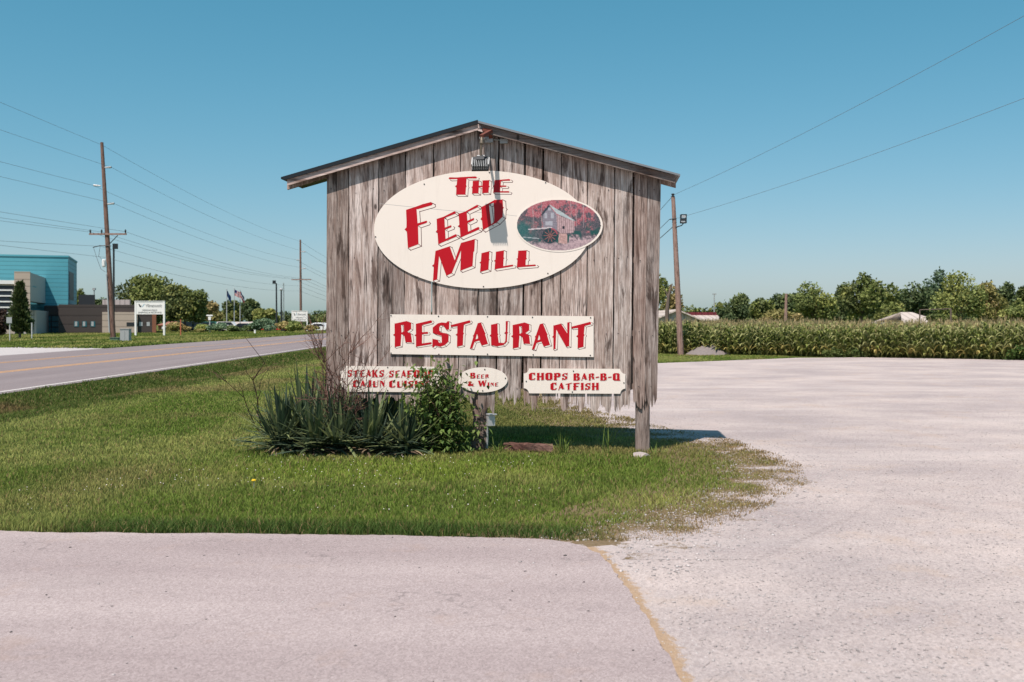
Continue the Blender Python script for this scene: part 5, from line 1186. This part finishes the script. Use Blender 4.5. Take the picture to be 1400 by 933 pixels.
# ------------------------------------------------------------------ buildings
def plane_hit(px, py, o, n):
    d = Vector(((px - 700) / F, 1, -(py - HZ) / F)); t_ = (Vector(o) - CAM).dot(n) / d.dot(n); return CAM + d * t_
AN = R(19); EX = Vector((math.cos(AN), math.sin(AN), 0)); EY = Vector((-math.sin(AN), math.cos(AN), 0))
CO = Vector((P(93, 440, 150).x, 150, 0))
def loc_hit(px, py, yl):
    p = plane_hit(px, py, CO + EY * yl, EY) - CO; return p.dot(EX), p.z
bt = thing('teal_building', 'teal metal clad industrial building with dark brown low wing and pale front', 'building', CO, AN); OFF[bt.name] = Vector((0, 0, 0))
def bx(name, x0, x1, y0, y1, z0, z1, mat, parent=bt):
    mb = MB(); mb.box(((x0 + x1) / 2, (y0 + y1) / 2, (z0 + z1) / 2), (x1 - x0, y1 - y0, z1 - z0)); return mb.build(name, mat, parent)
zt = loc_hit(93, 352, 0)[1]
tw = bx('teal_block', -26, 0, 0, 15, 0, zt, M['teal']); bx('side_window', 0, .05, 1.5, 9, zt * .45, zt * .82, M['dark_metal'], tw); bx('roof_edge', -26.1, .1, -.1, 15.1, zt + .002, zt + .25, M['teal'], tw)
PJ = 17.0
xs_, zs_ = loc_hit(62, 381, 0); xs_ = loc_hit(40, 400, -PJ)[0] if False else xs_
zb_ = loc_hit(62, 415, 0)[1]
wing = bx('upper_wing', xs_ - 1.2, xs_, -PJ, -.01, zb_, zs_ + .1, M['panel_grey'])
bx('wing_window', xs_, xs_ + .05, -PJ + 2.2, -PJ + 6.0, zb_ + 2.0, zs_ - 1.6, M['teal'], wing); bx('wing_end', xs_ - 1.9, xs_ + .02, -PJ - .4, -PJ - .01, 3.2, zs_ + .2, M['pale_tile'], wing)
zf = loc_hit(10, 385, -PJ)[1]
fr = bx('front_wing', -32, xs_ - 1.9, -PJ + .1, -1, 0, zf, M['pale_tile']); bx('cornice', -32.2, xs_ - 1.85, -PJ - .15, -PJ + .09, zf - .35, zf + .15, M['white'], fr); bx('dark_band', -32, xs_ - 1.9, -PJ + .04, -PJ + .095, zf - 1.3, zf - .6, M['dark_metal'], fr)
wx1 = loc_hit(17, 400, -PJ)[0]; wz0, wz1 = loc_hit(10, 436, -PJ)[1], loc_hit(10, 397, -PJ)[1]
wd = bx('window', wx1 - 6, wx1, -PJ + .02, -PJ + .098, wz0, wz1, M['glass_dark'], fr)
for k in range(6): z_ = wz0 + (wz1 - wz0) * k / 5; bx('window_bar', wx1 - 6, wx1, -PJ - .06, -PJ + .015, z_ - .09, z_ + .09, M['white'], wd)
for k in range(4): x_ = wx1 - 6 + 6 * k / 3; bx('window_bar', x_ - .08, x_ + .08, -PJ - .03, -PJ + .012, wz0, wz1, M['white'], wd)
# low parts: recessed entrance, brown wing, pale panel, brick pier
bx('lower_wall', xs_ - 1.0, xs_ + .6, -PJ + 1, -.02, 0, zb_ - 1.2, M['panel_grey'])
YB = -5.0
x80, zt80 = loc_hit(80, 416.5, YB); x140 = loc_hit(140, 430, YB)[0]; x188 = loc_hit(188, 430, YB)[0]; x208 = loc_hit(208, 430, YB)[0]; x214 = loc_hit(213.5, 430, YB)[0]
br = bx('brown_wing', x80, x208, YB, YB + 16, 0, zt80, M['brown'])
en = bx('recessed_wall', xs_ + .02, x80 - .01, -1.5, -.02, 0, zt80 - .1, M['brown'])
e0 = loc_hit(57, 440, -1.5)[0]; gz = zt80 * .62
gl_ = bx('glass_door', e0, x80 - .02, -1.6, -1.51, .1, gz, M['shade_glass'], en)
for k in range(4): z_ = .1 + gz * k / 3.1; bx('glazing_bar', e0, x80 - .02, -1.66, -1.605, z_ - .06, z_ + .06, M['dark_metal'], gl_)
for x_ in (e0 + .06, (e0 + x80) / 2, x80 - .1): bx('glazing_bar', x_ - .06, x_ + .06, -1.655, -1.603, .1, gz, M['dark_metal'], gl_)
for px in (104.5, 115.5, 127):
    a_ = loc_hit(px - 3.2, 440, YB)[0]; b_ = loc_hit(px + 3.2, 440, YB)[0]; z0, z1 = loc_hit(px, 447, YB)[1], loc_hit(px, 439.5, YB)[1]
    w_ = bx('window', a_, b_, YB - .04, YB - .002, z0, z1, M['shade_glass'], br); bx('pane', a_ + .1, (a_ + b_) / 2 + .1, YB - .05, YB - .041, z0 + .1, z1 - .05, M['silver'], w_)
pz = loc_hit(160, 427, YB)[1]
pn = bx('pale_panel', x140, x188, YB - .5, YB - .003, 0, pz, M['pale_tile']); a_, z0 = loc_hit(173, 446, YB - .5); b_, z1 = loc_hit(188, 441, YB - .5)
bx('slot_window', a_, b_ - .05, YB - .53, YB - .502, z0, z1, M['dark_metal'], pn)
for px in (190.5, 200.5): 
    a_ = loc_hit(px, 440, YB)[0]; z0, z1 = loc_hit(px, 446, YB)[1], loc_hit(px, 440.5, YB)[1]; bx('window', a_, a_ + .45, YB - .03, YB - .002, z0, z1, M['silver'], br)
bx('brick_pier', x208 + .003, x214, YB - .25, YB + 3, 0, zt80 * .76, M['brick'])
bx('rooftop_unit', x80 + 2.2, x80 + 4.4, YB + 6, YB + 8, zt80 + .003, zt80 + 1.6, M['dark_metal'], br); bx('roof_curb', x80 + 5.5, x80 + 9.5, YB + 7, YB + 10, zt80 + .003, zt80 + .9, M['panel_grey'], br)
# small street furniture on the far verge
def verge_box(name, label, cat, px0, px1, py0, py1, Y, mat, dep):
    a_ = P(px0, py1, Y); b_ = P(px1, py0, Y); o = thing(name, label, cat, ((a_.x + b_.x) / 2, Y, 0)); mb = MB(); mb.box(((a_.x + b_.x) / 2, Y + dep / 2, b_.z / 2), (b_.x - a_.x, dep, b_.z)); mb.build('cabinet_body', mat, o)
    mb = MB(); mb.box(((a_.x + b_.x) / 2, Y + dep / 2, b_.z + .03), (b_.x - a_.x + .08, dep + .08, .05)); mb.box(((a_.x + b_.x) / 2 + .02, Y - .012, b_.z * .5), (.03, .02, b_.z * .8)); mb.build('cabinet_lid', mat, o); return o
verge_box('utility_cabinet', 'tall grey utility cabinet beside the leaning pole', 'cabinet', 164, 176, 450.5, 468, 86, M['grey_metal'], .6)
M['green_paint'] = plain('green_cabinet_paint', (.10, .16, .11), .5)
verge_box('utility_cabinet', 'low green utility box at the foot of the leaning pole', 'cabinet', 150, 161, 462.5, 467.5, 88, M['green_paint'], .7)
def slab_text(s, x0, x1, zb, h, Y, mat, parent, name):
    cu = bpy.data.curves.new(name, 'FONT'); cu.body = s; cu.size = 1; cu.extrude = .004; o = bpy.data.objects.new(name, cu); C.objects.link(o)
    me = bpy.data.meshes.new_from_object(o.evaluated_get(bpy.context.evaluated_depsgraph_get())); bpy.data.objects.remove(o); bpy.data.curves.remove(cu)
    co = np.array([v.co[:] for v in me.vertices]); w_ = co[:, 0].max() - co[:, 0].min(); hh = co[:, 1].max() - min(0, co[:, 1].min() * 0)
    off = OFF[parent.name]
    for v in me.vertices:
        x_, y_, z_ = v.co; v.co = Vector((x0 + (x_ - co[:, 0].min()) / w_ * (x1 - x0), Y + z_ * 1.0, zb + y_ / hh * h)) - off
    me.materials.clear(); me.materials.append(mat); p = bpy.data.objects.new(name, me); C.objects.link(p); p.parent = parent; OFF[p.name] = off; return p
M['ink'] = plain('dark_grey_ink', (.05, .06, .065), .6); M['sky_ink'] = plain('pale_blue_ink', (.25, .42, .5), .6)
def far_sign(px0, px1, py0, py1, base_y, Y, label, lines):
    xa, xb = P(px0, 440, Y).x, P(px1, 440, Y).x; z1, z0 = P(px0, py0, Y).z, P(px0, py1, Y).z; t_ = thing('road_sign', label, 'sign', ((xa + xb) / 2, Y, 0))
    for x_ in (xa, xb): mb = MB(); mb.box((x_, Y, z1 / 2), (.2, .2, z1)); mb.build('post', M['white'], t_)
    mb = MB(); mb.box(((xa + xb) / 2, Y, (z0 + z1) / 2), (xb - xa - .2, .14, z1 - z0)); bd = mb.build('panel', M['white'], t_)
    mb = MB(); mb.box(((xa + xb) / 2, Y - .002, z1 + .04), (xb - xa + .22, .24, .07)); mb.build('top_rail', M['white'], t_)
    w_ = xb - xa; h = z1 - z0; yf = Y - .078
    for (s, fx0, fx1, fz, fh) in lines: slab_text(s, xa + fx0 * w_, xa + fx1 * w_, z0 + fz * h, fh * h, yf, M['ink'], bd, 'lettering')
    mb = MB(); lx = xa + .1 * w_; lz = z0 + .56 * h; mb.prism([[(lx, lz + .25 * h), (lx + .035 * w_, lz + .25 * h), (lx + .09 * w_, lz + .09 * h), (lx + .1 * w_, lz + .2 * h), (lx + .105 * w_, lz), (lx + .05 * w_, lz)]], yf - .004, yf + .002); mb.build('logo', M['ink'], bd)
    mb = MB(); mb.prism([[(lx + .12 * w_, lz + .02 * h), (lx + .2 * w_, lz + .25 * h), (lx + .23 * w_, lz + .25 * h), (lx + .15 * w_, lz + .02 * h)], ], yf - .004, yf + .002); mb.build('logo', M['sky_ink'], bd)
far_sign(185.5, 224.5, 412.5, 430, 461, 119, 'white two post sign before the brown building with a dark logo', [('Vibracoustic', .36, .93, .56, .24), ('MORGANFIELD', .24, .76, .26, .12), ('SHIPPING & RECEIVING', .1, .92, .08, .12)])
far_sign(399.5, 420, 425.5, 439.5, 450, 178, 'second far white sign partly behind the far utility pole', [('Vibracoustic', .36, .93, .58, .2), ('MORGANFIELD', .24, .76, .3, .1), ('EMPLOYEE ENTRANCE', .12, .9, .1, .1)])
def small_post(px, py0, Y, w_, mat, label, name='marker_post'):
    x_ = P(px, 440, Y).x; z1 = P(px, py0, Y).z; t_ = thing(name, label, 'post', (x_, Y, 0)); mb = MB(); mb.box((x_, Y, z1 / 2), (w_, w_ * .6, z1)); mb.build('stake', mat, t_); mb = MB(); mb.box((x_, Y, z1 + .02), (w_ * 1.15, w_ * .8, .04)); mb.build('post_cap', mat, t_); return t_
M['orange'] = plain('faded_orange_plastic', (.42, .12, .07), .6)
small_post(247, 437.5, 118, .12, M['orange'], 'faded orange marker post beside the reddish shrub')
small_post(348.5, 451.3, 140, .22, M['white'], 'short white marker in front of the biggest round shrub')
small_post(43.5, 442, 98, .1, M['silver'], 'short grey post right of the pointed evergreen')
rs = small_post(13.3, 437, 92, .08, M['silver'], 'thin post carrying a grey sign back at the left photo edge', 'sign_post')
mb = MB(); xq = P(13.3, 440, 92).x; mb.box((xq, 91.9, P(13, 438, 92).z), (.5, .03, .55)); mb.build('sign_plate', M['grey_metal'], rs)
sb = small_post(286.8, 432, 150, .14, M['silver'], 'small white sign on a thin post among the parked cars', 'sign_post')
mb = MB(); xq = P(286.8, 440, 150).x; mb.box((xq, 149.9, P(0, 431.5, 150).z), (.95, .06, .2)); mb.box((xq, 149.9, P(0, 435.5, 150).z), (.4, .06, .5)); mb.build('sign_plate', M['white'], sb)
# parked cars
def car(px, Y, L, col, label, kind='sedan', face=1):
    x0 = P(px, 440, Y).x; t_ = thing('parked_car', label, 'car', (x0, Y, 0), group='cars in the far car park'); mt = plain('car_paint', col, .3, var=.03)
    H = {'sedan': 1.45, 'suv': 1.75, 'pickup': 1.8}[kind]; l = L / 2
    pf = {'sedan': [(-l, .35), (-l, .8), (-l * .55, .92), (l * .75, .95), (l, .85), (l, .35)], 'suv': [(-l, .4), (-l, .95), (-l * .55, 1.08), (l * .98, 1.1), (l, .4)], 'pickup': [(-l, .45), (-l, 1.0), (-l * .5, 1.12), (l, 1.12), (l, .45)]}[kind]
    cb = {'sedan': [(-l * .5, .92), (-l * .2, H), (l * .35, H), (l * .72, .95)], 'suv': [(-l * .5, 1.08), (-l * .25, H), (l * .85, H), (l * .96, 1.1)], 'pickup': [(-l * .45, 1.12), (-l * .22, H), (l * .22, H), (l * .3, 1.12)]}[kind]
    fx = lambda q_: [(x0 + a_ * face, b_) for a_, b_ in q_]
    mb = MB(); mb.prism([fx(pf)], Y - .9, Y + .9); mb.prism([fx([(a_, b_ + (.002 if b_ < H else 0)) for a_, b_ in cb])], Y - .72, Y + .72); b = mb.build('body', mt, t_)
    cx = sum(p[0] for p in cb) / 4; cz = sum(p[1] for p in cb) / 4
    mb = MB()
    for yy in (Y - .735, Y + .735): mb.prism([fx([(cx + (a_ - cx) * .86, cz + (b_ - cz) * .72) for a_, b_ in cb])], yy - .01, yy + .01)
    mb.build('side_window', M['glass_dark'], t_)
    for sx in (-.62, .62):
        for yy in (-.86, .86):
            mb = MB(); v = [(x0 + sx * l + .34 * math.cos(6.283 * k / 14), Y + yy + d_, .34 + .34 * math.sin(6.283 * k / 14)) for d_ in (-.1, .1) for k in range(14)]
            mb.add(v, [tuple(range(14)), tuple(range(14, 28))] + [(k, (k + 1) % 14, 14 + (k + 1) % 14, 14 + k) for k in range(14)]); mb.build('wheel', M['tyre'], t_)
car(250, 178, 4.8, (.015, .05, .06), 'dark teal parked car just right of the orange marker', 'suv'); car(268, 172, 5.2, (.02, .035, .05), 'dark blue pickup with a pale canopy behind the flat shrub', 'pickup', -1)
car(281, 186, 5.0, (.05, .2, .17), 'greenish van behind the dark blue pickup', 'suv'); car(314, 172, 4.6, (.7, .69, .68), 'white parked car between the round shrub and the low dark shrubs', 'suv', -1)
car(331, 168, 4.6, (.02, .018, .02), 'black parked car behind the low dark shrubs', 'sedan'); car(342, 182, 4.8, (.68, .67, .66), 'white parked sedan left of the biggest round shrub', 'sedan', -1)
car(377, 172, 4.6, (.45, .03, .03), 'red parked car right of the biggest round shrub', 'sedan'); car(437, 168, 4.8, (.72, .71, .7), 'white parked car near the left wall edge of the plank sign', 'sedan', -1)
car(240, 190, 4.6, (.66, .65, .64), 'white parked car left of the dark teal one', 'sedan')
# low buildings far off
def shed(px0, px1, ridge, eave, Y, dep, roofm, wallm, label, name='shed', gable=False, hip=.4):
    xa, xb = P(px0, 440, Y).x, P(px1, 440, Y).x; zr = P(px0, ridge, Y).z; ze = P(px0, eave, Y).z; t_ = thing(name, label, 'building', ((xa + xb) / 2, Y, 0)); xm = (xa + xb) / 2
    mb = MB(); mb.box((xm, Y + dep / 2, ze / 2), (xb - xa - .3, dep - .3, ze))
    if gable: mb.prism([[(xa + .2, ze + .002), (xm, zr - .05), (xb - .2, ze + .002)]], Y + .2, Y + dep - .2)
    mb.build('wall', wallm, t_)
    mb = MB()
    if gable:
        for s_, a_ in ((-1, xa), (1, xb)): mb.add([(a_ + s_ * .3, Y - .3, ze - .1), (xm, Y - .3, zr), (xm, Y + dep, zr), (a_ + s_ * .3, Y + dep, ze - .1), (a_ + s_ * .3, Y - .3, ze - .25), (xm, Y - .3, zr - .15), (xm, Y + dep, zr - .15), (a_ + s_ * .3, Y + dep, ze - .25)], [(0, 1, 2, 3), (4, 5, 6, 7), (0, 1, 5, 4), (3, 2, 6, 7), (0, 3, 7, 4), (1, 2, 6, 5)])
    else:
        ym = Y + dep / 2
        for y_, in ((Y - .3,), (Y + dep + .3,)): mb.add([(xa, y_, ze - .05), (xb, y_, ze - .05), (xb - hip, ym, zr), (xa + hip, ym, zr), (xa, y_, ze - .2), (xb, y_, ze - .2), (xb - hip, ym, zr - .15), (xa + hip, ym, zr - .15)], [(0, 1, 2, 3), (4, 5, 6, 7), (0, 1, 5, 4), (2, 3, 7, 6), (0, 3, 7, 4), (1, 2, 6, 5)])
    mb.build('roof', roofm, t_); return t_
shed(896, 956, 423, 436, 105, 14, M['pink_roof'], M['panel_grey'], 'pale gabled metal shed behind the slim pole', gable=True)
s2 = shed(940, 1015, 428.5, 437, 132, 14, M['pink_roof'], M['panel_grey'], 'long low pale shed with a maroon ridge behind the corn')
xa, xb = P(938, 440, 139).x, P(1009, 440, 139).x; mb = MB(); mb.box(((xa + xb) / 2, 139.3, P(0, 429.3, 139).z), (xb - xa, 4.5, .42)); mb.build('ridge_panel', M['maroon_roof'], s2)
s3 = shed(1232, 1292, 426.5, 441, 105, 9, M['pink_roof'], M['white'], 'pale hipped roof half hidden by bushes beyond the corn', 'house', hip=1.7)
fr_ = thing('goal_frame', 'dark pipe frame standing in front of the pale hipped roof', 'frame', (P(1258, 440, 103).x, 103, 0)); mb = MB()
mb.tube([(P(1257.5, 440, 103).x, 103, 0), P(1257.5, 424, 103)], .07, 6); mb.tube([P(1257.5, 424, 103), P(1300, 422.5, 103)], .06, 6); mb.tube([(P(1300, 440, 103).x, 103, 0), P(1300, 422.5, 103)], .09, 6); mb.build('pipes', M['bark'], fr_)
shed(215, 262, 440, 444, 215, 10, M['brick'], M['brick'], 'low brick building behind the parked cars')
shed(285, 352, 440.2, 443.5, 222, 10, M['pink_roof'], M['brick'], 'long low pinkish building behind the flagpoles')
shed(422, 452, 441.5, 444, 195, 8, M['white'], M['pink_roof'], 'long white low roof beside the left wall edge')
